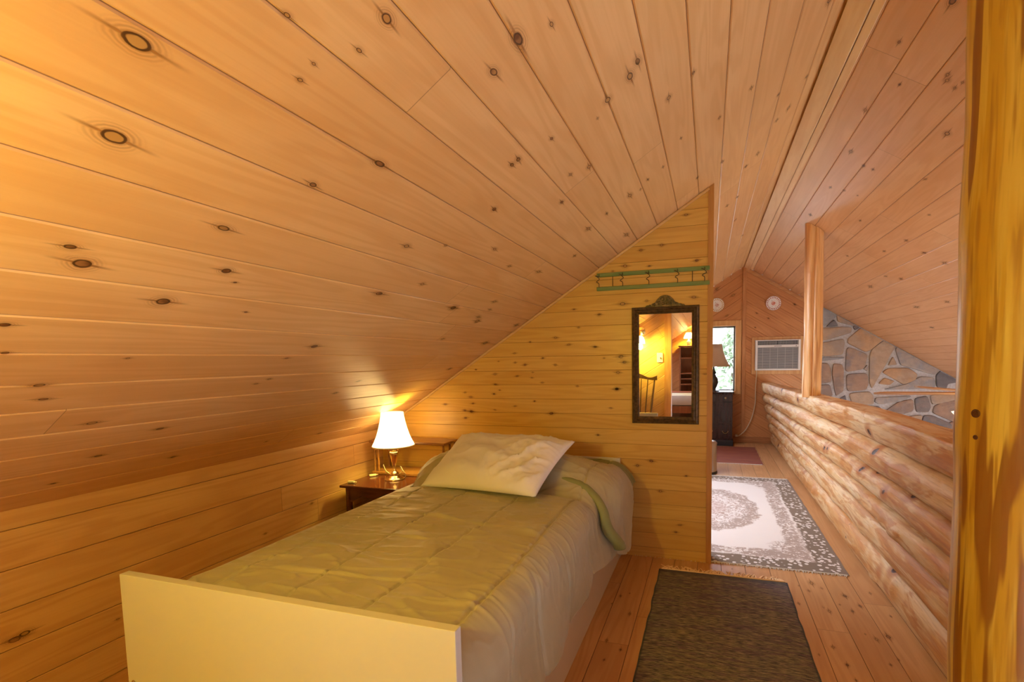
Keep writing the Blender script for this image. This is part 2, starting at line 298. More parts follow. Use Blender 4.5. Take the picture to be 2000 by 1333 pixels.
def knots(bm, lst, O, EX, EY, NRM, ang, mi=1, lift=.0006, size=3.5):
    O, EX, EY, NRM = map(Vector, (O, EX, EY, NRM)); uvl = bm.loops.layers.uv.verify()
    for x, y, r in lst:
        a = ang + random.uniform(-.12, .12); s = r*size*random.uniform(.85, 1.15); el = random.uniform(1.1, 1.8)
        al = EX*math.cos(a)+EY*math.sin(a); ac = -EX*math.sin(a)+EY*math.cos(a); c = O+EX*x+EY*y+NRM*lift
        vs = [bm.verts.new(c+ac*s*i*.85+al*s*j*el) for i, j in ((-1, -1), (1, -1), (1, 1), (-1, 1))]
        f = bm.faces.new(vs); f.normal_update()
        if f.normal.dot(NRM) < 0: f.normal_flip()
        f.material_index = mi
        for l in f.loops:
            i = vs.index(l.vert); l[uvl].uv = ((-1, 1, 1, -1)[i], (-1, -1, 1, 1)[i])
def raw(name, bm, mats, parent=None, kind='structure', smooth=False):
    me = bpy.data.meshes.new(name); bm.to_mesh(me); bm.free()
    for m in (mats if isinstance(mats, (list, tuple)) else [mats]): me.materials.append(m)
    o = bpy.data.objects.new(name, me); C.objects.link(o)
    if smooth:
        for p in me.polygons: p.use_smooth = True
    if parent: o.parent = parent
    elif kind: o['kind'] = kind
    return o
def struct(name, bm, mats, parent=None, **k):
    o = obj(name, bm, mats, parent, **k)
    if not parent: o['kind'] = 'structure'
    return o
# ---------------------------------------------------------------- the shell
def rect(x0, x1, y0, y1): return [(x0, y0), (x1, y0), (x1, y1), (x0, y1)]
def holes(poly, hs):
    polys = [poly]
    for (x0, x1, y0, y1) in hs:
        out = []
        for p in polys:
            for q in (clip(p, -1, 0, -x0), clip(p, 1, 0, x1)):
                if len(q) >= 3: out.append(q)
            m = clip(clip(p, 1, 0, x0), -1, 0, -x1) if len(clip(p, 1, 0, x0)) >= 3 else []
            if len(m) >= 3:
                for q in (clip(m, 0, -1, -y0), clip(m, 0, 1, y1)):
                    if len(q) >= 3: out.append(q)
        polys = out
    return polys
def down(x): return abs(XR-x)/CS
YEND = YF+.02
HALF = math.pi/2
SKY1 = (down(-.42), down(-1.5), 3.3, 4.9)
SKY2 = (down(-1.2), down(-1.95), -4.9, -3.6)
DL, NL = (-CS, 0, -SN), (SL*CS, 0, -CS)
DR, NR = (CS, 0, -SN), (-SL*CS, 0, -CS)
RO = (XR, 0, ZR)
bm = nb()
panel(bm, holes(rect(0, down(XK)+.004, YREAR, YEND), [SKY1, SKY2]), RO, DL, (0, 1, 0), NL, HALF, .1338, -.198)
knots(bm, [((XR-x)/CS, y, r) for x, y, r in KN['L'] if x > XK], RO, DL, (0, 1, 0), NL, HALF)
raw('ceiling', bm, [M['ceil_l'], M['knot']])
bm = nb()
panel(bm, [rect(0, down(XRIGHT), YREAR, YEND)], RO, DR, (0, 1, 0), NR, HALF, .1338, -.1245)
knots(bm, [((x-XR)/CS, y, r) for x, y, r in KN['R']], RO, DR, (0, 1, 0), NR, HALF)
raw('ceiling', bm, [M['ceil_r'], M['knot']])
# ridge trim boards on the right slope
bm = nb()
for a0, a1, t in ((.004, .082, .020), (.086, .118, .010)):
    vs = box(bm, (a0, YREAR, 0), (a1, YEND, t), .002)
    for v in vs: v.co = Vector(RO)+Vector(DR)*v.co.x+Vector((0, v.co.y, 0))+Vector(NR)*v.co.z
struct('trim_1', bm, wood_plain('ridge_board', (.86, .63, .38), (.78, .52, .28), axis=1))

FX = .93      # loft edge under the log wall
bm = nb()
panel(bm, [rect(XK, FX, YREAR, YEND)], (0, 0, 0), (1, 0, 0), (0, 1, 0), (0, 0, 1), HALF, .128, -.071, .003, .0015)
knots(bm, KN['F'], (0, 0, 0), (1, 0, 0), (0, 1, 0), (0, 0, 1), HALF, size=2.2)
raw('floor', bm, [M['floor'], M['knot']])
bm = nb(); box(bm, (XK-.1, YREAR-.1, -.2), (FX, YEND+.1, -.012)); box(bm, (XK-.1, YREAR-.1, -.02), (XK-.004, YEND+.1, .06)); box(bm, (XK-.1, YF+.006, -.02), (FX, YEND+.1, .06)); struct('floor', bm, M['trim_y'])  # slab, plus unseen curbs added behind the walls to stop light leaks
bm = nb(); box(bm, (FX-.05, YREAR, -2.75), (XRIGHT+.1, YEND, -2.6)); struct('floor', bm, wood_plain('oak_floor_downstairs', (.45, .26, .12), (.36, .19, .08), axis=1))
bm = nb(); box(bm, (FX-.08, YREAR, -2.6), (FX-.02, YEND, -.2)); struct('wall_lower', bm, plain('plaster_cream', (.72, .62, .48), .8))

# knee wall
bm = nb()
panel(bm, [rect(YREAR, YEND, 0, ZK)], (XK, 0, 0), (0, 1, 0), (0, 0, 1), (1, 0, 0), 0, .1325, 0, .0045, .003)
knots(bm, KN['W'], (XK, 0, 0), (0, 1, 0), (0, 0, 1), (1, 0, 0), 0)
raw('wall_left', bm, [M['knee'], M['knot']])
# thin strip where knee wall meets the slope is just the last board; eave wall of the great room with assumed windows for daylight
WR = [(y, y+1.9, -2.45, -.38) for y in (-5.5, -3.3, -1.2, .9, 3.0, 5.1)]
bm = nb()
panel(bm, holes(rect(YREAR, YEND, -2.6, -.25), WR), (XRIGHT, 0, 0), (0, 1, 0), (0, 0, 1), (-1, 0, 0), 0, .1325, 0)
raw('wall_right', bm, [M['knee']])

# partition with a sloping top, its end board and the cove strip under the slope
TH = .10
bm = nb()
ztop = lambda x: zl(x)-.001
panel(bm, [[(XK, 0), (XE-.03, 0), (XE-.03, ztop(XE-.03)), (XK, ztop(XK))]], (0, YP, 0), (1, 0, 0), (0, 0, 1), (0, -1, 0), 0, .0888, .0602, .002, .002)
panel(bm, [[(XK, 0), (XE-.03, 0), (XE-.03, ztop(XE-.03)), (XK, ztop(XK))]], (0, YP+TH, 0), (1, 0, 0), (0, 0, 1), (0, 1, 0), 0, .0888, .0602, .002, .002)
knots(bm, KN['P'], (0, YP, 0), (1, 0, 0), (0, 0, 1), (0, -1, 0), 0)
raw('wall_middle', bm, [M['part'], M['knot']])
bm = nb(); prism(bm, [(XE-.03, 0), (XE, 0), (XE, ztop(XE)), (XE-.03, ztop(XE-.03))], 1, YP-.004, YP+TH+.004)
struct('trim_2', bm, wood_plain('partition_end_board', (.50, .24, .07), (.42, .18, .04)))
bm = nb()
p0, p1 = Vector((XK, 0, zl(XK))), Vector((XE-.03, 0, zl(XE-.03)))
vs = box(bm, (0, YP-.010, -.0145), ((p1-p0).length, YP+.0, -.001), .003)
for v in vs: v.co = p0+(p1-p0).normalized()*v.co.x+Vector((0, v.co.y, 0))+Vector((-SN, 0, CS))*v.co.z
struct('trim_3', bm, wood_plain('cove_strip', (.72, .46, .20), (.62, .36, .13), axis=0))

# far gable wall, chevron boarding, window and air conditioner side
ST = 1.33      # where the stone begins
WX0, WX1, WZ0, WZ1 = -.75, .335, .715, 1.612
AX0, AX1, AZ0, AZ1 = .585, 1.135, 1.0, 1.405
ra = math.atan(SL)
bm = nb()
left = [(XK, 0), (XR, 0), (XR, ZR), (XK, ZK)]
panel(bm, holes(left, [(WX0, WX1, WZ0, WZ1)]), (0, YF, 0), (1, 0, 0), (0, 0, 1), (0, -1, 0), ra, .1325, 0)
right = [(XR, 0), (ST+.03, 0), (ST+.03, zl(ST+.03)), (XR, ZR)]
panel(bm, holes(right, [(AX0, AX1, AZ0, AZ1)]), (0, YF, 0), (1, 0, 0), (0, 0, 1), (0, -1, 0), -ra, .1325, .03)
knots(bm, [k for k in KN['A'] if k[0] > XR], (0, YF, 0), (1, 0, 0), (0, 0, 1), (0, -1, 0), -ra)
knots(bm, [k for k in KN['A'] if k[0] <= XR], (0, YF, 0), (1, 0, 0), (0, 0, 1), (0, -1, 0), ra)
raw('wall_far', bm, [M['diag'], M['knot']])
bm = nb(); box(bm, (XR-.022, YF-.016, .09), (XR+.022, YF-.001, ZR-.03), .002)
struct('trim_4', bm, wood_plain('gable_centre_board', (.56, .27, .11), (.44, .18, .06)))
bm = nb()
p0, p1 = Vector((XR+.03, 0, zl(XR+.03))), Vector((ST, 0, zl(ST)))
vs = box(bm, (0, YF-.016, -.05), ((p1-p0).length, YF-.001, -.012), .003)
for v in vs: v.co = p0+(p1-p0).normalized()*v.co.x+Vector((0, v.co.y, 0))+Vector((SN, 0, CS))*v.co.z
struct('trim_5', bm, M['trim_x'])
bm = nb(); box(bm, (XK+.005, YF-.02, 0.002), (ST-.35, YF-.001, .085), .003)
struct('baseboard_far', bm, wood_plain('far_baseboard', (.40, .17, .06), (.30, .11, .035), axis=0))

# stone gable of the great room: mortar bed and raised field stones, one wall
bm = nb()
YS = YF-.045
zt = lambda x: zl(x)-.001
A = [(ST, -2.6), (XRIGHT, -2.6), (XRIGHT, zt(XRIGHT)), (ST, zt(ST))]
prism(bm, A, 1, YS, YF+.05, 0); box(bm, (FX-.08, YS, -2.6), (ST, YF+.05, -.0125))
KEY = {'g': 1, 't': 2, 'd': 3, 'b': 4, 'o': 5, 'm': 6}
def stone(pts, mi, h=.028):
    c = Vector((sum(p[0] for p in pts)/len(pts), sum(p[1] for p in pts)/len(pts)))
    # round the corners a little (two Chaikin cuts), clip to the roof line
    q = [Vector(p) for p in pts]
    q = [Vector(c)+(p-Vector(c))*1.035 for p in q]
    for k_ in (.12, .2):
        n = []
        for i in range(len(q)):
            a, b = q[i], q[(i+1) % len(q)]; n += [a*(1-k_)+b*k_, a*k_+b*(1-k_)]
        q = n
    q = [(p.x, p.y) for p in q]
    q = clip(q, 1, 0, ST+.004); 
    if len(q) < 3: return
    q = clip(q, -SL, -1, -(ZR+SL*XR)+.012)
    if len(q) < 3: return
    c = Vector((sum(p[0] for p in q)/len(q), sum(p[1] for p in q)/len(q)))
    tilt = Vector((random.uniform(-.02, .02), random.uniform(-.02, .02)))
    lay = []
    for s, d in ((1.0, 0), (.985, h*.55), (.95, h*.9), (.80, h), (.45, h)):
        ring = []
        for p in q:
            v = Vector(p)-c; L = v.length or 1; v2 = v*max(s, 0) if s < .9 else v*(1-(1-s)*.12/max(L, .05))
            w = c+v2; z = d+(tilt.dot(v2) if d > 0 else 0)+(noise.noise(Vector((w.x*9, w.y*9, 3)))*.006 if d >= h*.9 else 0)
            ring.append(bm.verts.new((w.x, YS-z, w.y)))
        lay.append(ring)
    n = len(q)
    for a, b in zip(lay, lay[1:]):
        for i in range(n):
            bm.faces.new((a[i], a[(i+1) % n], b[(i+1) % n], b[i])).material_index = mi
    bm.faces.new(lay[-1]).material_index = mi
for kk, pts in STONES: stone(pts, KEY[kk])
# the rest of the chimney wall, outside the traced part
rs = random.Random(3)
gx = ST+.18; cells = []
for i in range(10):
    for j in range(11):
        cx = ST+.17+i*.34+rs.uniform(-.05, .05)+(j % 2)*.1; cz = -2.45+j*.30+rs.uniform(-.04, .04)
        cells.append((cx, cz))
for i, (cx, cz) in enumerate(cells):
    poly = [(cx-.5, cz-.5), (cx+.5, cz-.5), (cx+.5, cz+.5), (cx-.5, cz+.5)]
    for j, (ox, oz) in enumerate(cells):
        if i == j or abs(ox-cx) > .9 or abs(oz-cz) > .9: continue
        nx, nz = cx-ox, cz-oz; L = math.hypot(nx, nz); nx /= L; nz /= L
        poly = clip(poly, nx, nz, nx*(cx+ox)/2+nz*(cz+oz)/2+.016)
        if len(poly) < 3: break
    if len(poly) < 3: continue
    zb = .62 if cx < 1.6 else .52 if cx < 1.78 else .40 if cx < 2.12 else .27 if cx < 2.5 else .13
    if cx < 2.95:
        if cz > zb+.12: continue        # the upper courses are laid above
        if max(p[1] for p in poly) > zb-.02: poly = clip(poly, 0, -1, -(zb-.02))
    if len(poly) >= 3: stone(poly, rs.choice((1, 2, 3, 4, 5, 2, 4)))
def stone_mat(name, a, b, c):
    m, nt, bs = new_mat(name); g = G(nt); o = g.obj()
    n1 = g.noise(o, 3.2, 3, .6); n2 = g.noise(o, 14, 4, .65); s = g.sep(o)
    st = g.noise(g.vec(g.math('MULTIPLY', s[0], 5.0), 0.0, g.math('MULTIPLY', s[2], 16.0)), 1.0, 3, .6, .5)
    col = g.mix(g.step(n1, .43, .57), a, b); col = g.mix(g.step(st, .48, .75, 0., .8), col, c)
    col = g.mix(g.step(n2, .3, .75, .0, .45), col, tuple(x*.6 for x in a))
    g.put(bs.inputs['Base Color'], col); bs.inputs['Roughness'].default_value = .75
    g.put(bs.inputs['Normal'], g.bump(n2, .5, .012))
    return m
mort = plain('mortar_grey', (.50, .49, .52), .9, nscale=40, namp=.15, bump=.3)
struct('wall_stone', bm, [mort,
    stone_mat('stone_blue_grey', (.30, .30, .33), (.40, .33, .29), (.24, .25, .29)),
    stone_mat('stone_tan', (.44, .32, .235), (.34, .28, .25), (.50, .39, .30)),
    stone_mat('stone_dark', (.17, .16, .18), (.24, .19, .18), (.13, .13, .15)),
    stone_mat('stone_brown', (.36, .235, .175), (.25, .19, .175), (.44, .32, .24)),
    stone_mat('stone_orange', (.50, .31, .18), (.42, .31, .23), (.36, .22, .15)),
    stone_mat('stone_mixed', (.24, .23, .25), (.42, .29, .21), (.34, .22, .17))], smooth=True, angle=35)

GW = (1.15, 3.35, -2.2, .35)
# wall behind the camera (seen in the mirror) and the end of the rear room
bm = nb()
for n_ in (1, -1):
    panel(bm, [[(XK, 0), (-.52, 0), (-.52, ztop(-.52)), (XK, ztop(XK))]], (0, YBK-(0 if n_ == 1 else .1), 0), (1, 0, 0), (0, 0, 1), (0, n_, 0), ra, .1325, .05)
raw('wall_back', bm, [M['diag2'] if 'diag2' in M else M['part']])
bm = nb(); prism(bm, [(-.52, 0), (-.44, 0), (-.44, ztop(-.44)), (-.52, ztop(-.52))], 1, YBK-.12, YBK+.02)
struct('trim_6', bm, M['trim'])
bm = nb()
panel(bm, [[(XK, 0), (XR, 0), (XR, ZR), (XK, ZK)]], (0, YREAR, 0), (1, 0, 0), (0, 0, 1), (0, 1, 0), ra, .1325, 0)
panel(bm, holes([(XR, -2.6), (XRIGHT, -2.6), (XRIGHT, zl(XRIGHT)), (XR, ZR)], [GW]), (0, YREAR, 0), (1, 0, 0), (0, 0, 1), (0, 1, 0), -ra, .1325, 0)
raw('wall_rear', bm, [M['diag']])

# ---------------------------------------------------------------- windows
def glass_mat():
    m = bpy.data.materials.new('window_glass'); m.use_nodes = True; nt = m.node_tree; nt.nodes.clear()
    out = nt.nodes.new('ShaderNodeOutputMaterial'); mx = nt.nodes.new('ShaderNodeMixShader'); mx.inputs[0].default_value = .06
    t = nt.nodes.new('ShaderNodeBsdfTransparent'); gl = nt.nodes.new('ShaderNodeBsdfGlossy'); gl.inputs['Roughness'].default_value = .01
    nt.links.new(t.outputs[0], mx.inputs[1]); nt.links.new(gl.outputs[0], mx.inputs[2]); nt.links.new(mx.outputs[0], out.inputs[0])
    return m
M['glass'] = glass_mat()
vinyl = plain('window_sash_grey', (.42, .42, .40), .5)
# window_1: far gable window, casing + dark sash + pane
w = bpy.data.objects.new('window_1', None); C.objects.link(w); w['kind'] = 'structure'; w.location = (0, 0, 0)
bm = nb(); cw = .075
for a, b in (((WX0-cw, WZ0-.04), (WX0, WZ1+cw)), ((WX1, WZ0-.04), (WX1+cw, WZ1+cw)), ((WX0, WZ1), (WX1, WZ1+cw)), ((WX0, WZ0-.04), (WX1, WZ0))):
    box(bm, (a[0], YF-.02, a[1]), (b[0], YF-.001, b[1]), .003)
for a, b in (((WX0-.012, WZ0-.012), (WX0, WZ1+.012)), ((WX1, WZ0-.012), (WX1+.012, WZ1+.012)), ((WX0, WZ1), (WX1, WZ1+.012)), ((WX0, WZ0-.012), (WX1, WZ0))):
    box(bm, (a[0], YF+.001, a[1]), (b[0], YF+.14, b[1]))
struct('window_casing', bm, wood_plain('window_casing_pine', (.66, .38, .15), (.56, .29, .10)), w)
bm = nb(); f = .022
for a, b in (((WX0, WZ0), (WX0+f, WZ1)), ((WX1-f, WZ0), (WX1, WZ1)), ((WX0, WZ1-f), (WX1, WZ1)), ((WX0, WZ0), (WX1, WZ0+f)), ((-.23, WZ0), (-.19, WZ1))):
    box(bm, (a[0], YF+.05, a[1]), (b[0], YF+.08, b[1]), .002)
struct('window_sash', bm, plain('window_sash_dark', (.08, .09, .10), .4), w)
bm = nb(); box(bm, (WX0+.01, YF+.063, WZ0+.01), (WX1-.01, YF+.067, WZ1-.01)); struct('window_pane', bm, M['glass'], w)
portal('window_1_daylight', ((WX0+WX1)/2, YF+.12, (WZ0+WZ1)/2), (0, -1, 0), WX1-WX0, WZ1-WZ0)
# unseen skylights, assumed in the left slope and added for daylight
def skylight(name, S):
    a0, a1, y0, y1 = S; root = bpy.data.objects.new(name, None); C.objects.link(root); root['kind'] = 'structure'
    def W(vs):
        for v in vs: v.co = Vector(RO)+Vector(DL)*v.co.x+Vector((0, v.co.y, 0))+Vector(NL)*v.co.z
    bm = nb()
    for p, q in (((a0-.02, y0-.02), (a0, y1+.02)), ((a1, y0-.02), (a1+.02, y1+.02)), ((a0, y0-.02), (a1, y0)), ((a0, y1), (a1, y1+.02))):
        W(box(bm, (p[0], p[1], -.22), (q[0], q[1], .0)))
    struct('skylight_frame', bm, M['trim'], root)
    bm = nb(); W(box(bm, (a0, y0, -.205), (a1, y1, -.2))); struct('window_pane', bm, M['glass'], root)
    c = Vector(RO)+Vector(DL)*(a0+a1)/2+Vector((0, (y0+y1)/2, 0))-Vector(NL)*.24
    portal(name+'_daylight', c, NL, y1-y0, a1-a0)
skylight('window_2', SKY1); skylight('window_3', SKY2)
for i, (y0, y1, z0, z1) in enumerate(WR):  # assumed great-room windows, out of view, made wide to light the ceiling
    root = bpy.data.objects.new('window_%d' % (i+4), None); C.objects.link(root); root['kind'] = 'structure'
    bm = nb()
    for a, b in (((y0-.08, z0-.08), (y0, z1+.08)), ((y1, z0-.08), (y1+.08, z1+.08)), ((y0, z1), (y1, z1+.08)), ((y0, z0-.08), (y1, z0)), (((y0+y1)/2-.02, z0), ((y0+y1)/2+.02, z1))):
        box(bm, (XRIGHT-.02, a[0], a[1]), (XRIGHT+.05, b[0], b[1]))
    struct('window_frame', bm, M['trim'], root)
    bm = nb(); box(bm, (XRIGHT+.02, y0, z0), (XRIGHT+.025, y1, z1)); struct('window_pane', bm, M['glass'], root)
    portal('window_%d_daylight' % (i+4), (XRIGHT+.08, (y0+y1)/2, (z0+z1)/2), (-1, 0, 0), y1-y0, z1-z0)
root = bpy.data.objects.new('window_10', None); C.objects.link(root); root['kind'] = 'structure'  # unseen window added to light the stone wall and right slope
bm = nb()
for a, b in (((GW[0]-.08, GW[2]-.08), (GW[0], GW[3]+.08)), ((GW[1], GW[2]-.08), (GW[1]+.08, GW[3]+.08)), ((GW[0], GW[3]), (GW[1], GW[3]+.08)), ((GW[0], GW[2]-.08), (GW[1], GW[2])), ((2.22, GW[2]), (2.28, GW[3]))):
    box(bm, (a[0], YREAR-.05, a[1]), (b[0], YREAR+.02, b[1]))
struct('window_frame', bm, M['trim'], root)
bm = nb(); box(bm, (GW[0], YREAR-.025, GW[2]), (GW[1], YREAR-.02, GW[3])); struct('window_pane', bm, M['glass'], root)
portal('window_10_daylight', ((GW[0]+GW[1])/2, YREAR-.08, (GW[2]+GW[3])/2), (0, 1, 0), GW[1]-GW[0], GW[3]-GW[2])
bm = nb(); box(bm, (-40, -45, -3.4), (45, 45, -3.3)); struct('ground', bm, plain('pale_bounce_ground', (.44, .44, .43), .9, nscale=2, namp=.15))  # unseen yard, kept pale to bounce daylight up to the ceiling
# ---------------------------------------------------------------- natural posts and the log wall
def post_mat(name, base, pale, dark, sx=7., thr=(.54, .58), zs=1.0):
    m, nt, b = new_mat(name); g = G(nt); p = g.sep(g.obj())
    def nz(a, c, det, dist, o=0.):
        return g.noise(g.vec(g.math('MULTIPLY', p[0], a), g.math('MULTIPLY', p[1], a), g.math('ADD', g.math('MULTIPLY', p[2], c), o)), 1.0, det, .55, dist)
    st, s2, s3, s4 = nz(sx*2.2, 1.0*zs, 2, .15, 3.), nz(90., 3.5, 3, .2), nz(20., 1.6*zs, 2, .4, 7.), nz(sx*4, 1.6*zs, 2, .2, 12.)
    col = g.mix(g.step(s3, .42, .58), base, pale)
    mid = tuple((x*.45+y*.55) for x, y in zip(base, dark))
    col = g.mix(g.step(s4, .53, .60, 0., .75), col, mid)
    col = g.mix(g.step(st, thr[0], thr[1], 0., .88), col, dark)
    col = g.mix(g.step(s2, .48, .72, 0., .28), col, dark)
    v = g.voro(g.vec(p[0], 0., g.math('MULTIPLY', p[2], .6)), 3.3)
    d = g.math('ADD', v[0], g.math('MULTIPLY', g.math('SUBTRACT', s4, .5), .05))
    col = g.mix(g.step(d, .03, .045, .85, 0.), col, tuple(c*.3 for c in dark))
    g.put(b.inputs['Base Color'], col); b.inputs['Roughness'].default_value = .36
    g.put(b.inputs['Normal'], g.bump(g.math('ADD', g.math('MULTIPLY', s2, .5), g.math('MULTIPLY', st, 1.2)), .3, .004))
    return m
def natural_post(name, cx, cy, z0, z1f, r, seed, mat, label, lobes=None, lean=(0, 0), rfun=None):
    bm = nb(); seg = 48; n = 60; rings = []
    for i in range(n+1):
        t = i/n; ring = []
        for k in range(seg):
            a = 2*math.pi*k/seg; d = Vector((math.cos(a), math.sin(a)))
            rr = r*(1+.05*noise.noise(Vector((d.x*1.1, d.y*1.1, t*3.1+seed)))+.022*noise.noise(Vector((d.x*3.5, d.y*3.5, t*7+seed))))
            if rfun: rr *= rfun(t, a)
            if lobes: 
                c = math.cos(a-lobes); dd = (a-lobes+math.pi) % (2*math.pi)-math.pi; rr *= (1 - .22*math.exp(-(dd/.10)**2))*(1+.06*noise.noise(Vector((d.x*2, d.y*2, t*9)))); _ = c
            x = cx+d.x*rr+lean[0]*(t-.5); y = cy+d.y*rr+lean[1]*(t-.5)
            zt_ = z1f(x); z = z0+(zt_-z0)*t
            ring.append(bm.verts.new((x, y, z)))
        rings.append(ring)
    for a, b in zip(rings, rings[1:]):
        for k in range(seg): bm.faces.new((a[k], a[(k+1) % seg], b[(k+1) % seg], b[k]))
    bm.faces.new(rings[0][::-1]); bm.faces.new(rings[-1])
    o = obj(name, bm, mat, smooth=True, angle=60)
    o.data.transform(Matrix.Translation((-cx, -cy, -z0))); o.location = (cx, cy, z0)
    return tag(o, label, 'post')
amber = post_mat('amber_log', (.62, .37, .028), (.72, .50, .07), (.27, .095, .010), 7.5, (.52, .56))
near = natural_post('log_post', .862, 1.81, 0.0, lambda x: zl(x)-.002, .135, 2.0, amber,
    'thick varnished amber tree trunk post in the right foreground, from floor to ceiling', lean=(-.035, 0),
    rfun=lambda t, a: 1+.035*math.exp(-((t-.42)/.05)**2)+.03*math.exp(-((t-.70)/.06)**2)-.03*math.exp(-((t-.85)/.1)**2))
for (a, z, r) in ((-2.62, 1.015, .009), (-2.60, .945, .005)):
    bm = nb(); x, y = math.cos(a)*.1355, math.sin(a)*.1355
    lathe(bm, [(r*1.5, 0), (r*1.4, .0022), (r*1.1, .0035), (r, .002), (r*.5, .003)], seg=16)
    n = Vector((math.cos(a), math.sin(a), 0)); q = n.to_track_quat('Z', 'Y').to_matrix()
    for v in bm.verts:
        if not v.tag: v.co = q @ v.co + Vector((x, y, z)) ; v.tag = True
    obj('knot', bm, plain('amber_knot_dark', (.10, .03, .008), .5, nscale=60, namp=.5), near, smooth=True)
pale_post = post_mat('pale_log_post', (.66, .34, .13), (.76, .46, .21), (.44, .18, .055), 9., (.58, .68))
natural_post('log_post', .786, 4.42, .855, lambda x: zl(x)-.002, .068, 9.0, pale_post,
    'slim peeled log post with a centre seam, standing on the log half wall', lobes=math.radians(-100),
    rfun=lambda t, a: 1+.06*math.sin(t*5+a))

def log_mat(i):
    m, nt, b = new_mat('peeled_log_%s' % 'abcdef'[i]); g = G(nt); p = g.sep(g.obj())
    def nz(sx, sy, det, dist, o=0.):
        return g.noise(g.vec(g.math('MULTIPLY', p[0], sx), g.math('MULTIPLY', g.math('ADD', p[1], i*2.3+o), sy), g.math('MULTIPLY', p[2], sx)), 1.0, det, .62, dist)
    big, mid, st, fine = nz(5.5, 1.5, 2, .8), nz(14., 2.3, 3, .9, 9.), nz(38., 2.4, 3, .5, 3.), nz(120., 8., 2, .3)
    col = g.mix(g.step(big, .42, .56), (.60, .31, .11), (.70, .48, .25))
    col = g.mix(g.step(mid, .50, .60, 0., .8), col, (.50, .21, .055))
    col = g.mix(g.step(mid, .33, .45, .6, 0.), col, (.70, .53, .34))
    col = g.mix(g.step(st, .52, .66, 0., .5), col, (.40, .155, .05))
    col = g.mix(g.step(st, .32, .40, .5, 0.), col, (.78, .60, .38))
    col = g.mix(g.step(fine, .5, .7, 0., .25), col, (.30, .12, .05))
    v = g.voro(g.vec(i*3.7, g.math('MULTIPLY', p[1], .75), p[2]), 6.0)
    d = g.math('ADD', v[0], g.math('MULTIPLY', g.math('SUBTRACT', mid, .5), .22))
    pick = g.step(g.sep(v[1])[0], .45, .5)
    col = g.mix(g.math('MULTIPLY', g.step(d, .13, .34, .8, 0.), pick), col, (.40, .13, .03))
    col = g.mix(g.math('MULTIPLY', g.step(d, .09, .125, .95, 0.), pick), col, (.05, .018, .010))
    small = g.voro(g.vec(i*1.7, g.math('MULTIPLY', p[1], .55), p[2]), 13.)
    sp = g.math('MULTIPLY', g.step(small[0], .07, .12, .8, 0.), g.step(g.sep(small[1])[0], .70, .72))
    col = g.mix(sp, col, (.12, .06, .04))
    g.put(b.inputs['Base Color'], col); b.inputs['Roughness'].default_value = .52; b.inputs['Specular IOR Level'].default_value = .35
    h = g.math('ADD', g.math('MULTIPLY', fine, .3), g.math('ADD', g.math('ADD', st, mid), g.math('MULTIPLY', g.step(d, .03, .12, -1.2, 0.), pick)))
    g.put(b.inputs['Normal'], g.bump(h, .5, .006))
    return m
def face_x(z, y):
    """inner face of the log wall: leans towards the loft at its far end"""
    t = min(max((y-3.4)/(7.2-3.4), 0), 1); s = min(z/.82, 1)
    return (.775*s+.80*(1-s)) - (.13*s-.0*(1-s))*t
lw = empty('log_half_wall', (.86, 4.5, 0), 'half wall of six stacked peeled logs along the open side of the loft', 'wall')
HB = [0, .18, .341, .456, .589, .741, .93]
YL0 = 1.955
def seam_z(i, y):
    if i == 0: return 0.0
    t = min(max((y-3.0)/4.2, 0), 1)
    w = .020*noise.noise(Vector((y*.75, i*5.1, 0)))+.007*noise.noise(Vector((y*2.6, i*3.3, 4)))
    return HB[i]*(1-.055*t)+w*sst(1.9, 2.6, y)
def sst(a, b, x):
    t = min(max((x-a)/(b-a), 0), 1); return t*t*(3-2*t)
rl = random.Random(11)
for i in range(6):
    bm = nb(); seg = 44; n = 260; rings = []
    lumps = [(rl.uniform(2.1, 7.0), rl.uniform(-.7, .7), rl.uniform(.006, .018), rl.uniform(.03, .06)) for _ in range(6)]
    for j in range(n+1):
        y = YL0+(YF-.05-YL0)*(j/n)**1.25; ring = []
        z0, z1 = seam_z(i, y), seam_z(i+1, y); cz = (z0+z1)/2; rz = (z1-z0)/2+.002
        fx = face_x(cz, y); lim = .885-.05*min(max((y-3.0)/4.2, 0), 1); rs_ = 1+.10*noise.noise(Vector((y*1.0, i*7.7, 2)))
        for k in range(seg):
            a = 2*math.pi*k/seg; c_, s_ = math.cos(a), math.sin(a)
            e = 1+.05*noise.noise(Vector((c_*1.5, s_*1.5, y*2.2+i*9)))+.03*noise.noise(Vector((c_*4, s_*4, y*5+i)))
            rx = (.088 if i < 5 else .080)*rs_*e
            q = math.copysign(abs(c_)**.80, c_)*rx
            if c_ < 0:
                for ky, ka, kh, kw in lumps:
                    q -= kh*math.exp(-((y-ky)/kw)**2-((a-math.pi+ka)/.5)**2)
            z = cz+math.copysign(abs(s_)**.95, s_)*rz
            x = fx+.092+q
            if i == 5: z = min(z, lim+.004*noise.noise(Vector((x*9, y*3, 0))))
            if i == 0: z = max(z, .001)
            ring.append(bm.verts.new((x-.86, y-4.5, z)))
        rings.append(ring)
    for a, b in zip(rings, rings[1:]):
        for k in range(seg): bm.faces.new((a[k], b[k], b[(k+1) % seg], a[(k+1) % seg]))
    bm.faces.new(rings[0]); bm.faces.new(rings[-1][::-1])
    obj('log', bm, log_mat(i), lw, smooth=True, angle=60)

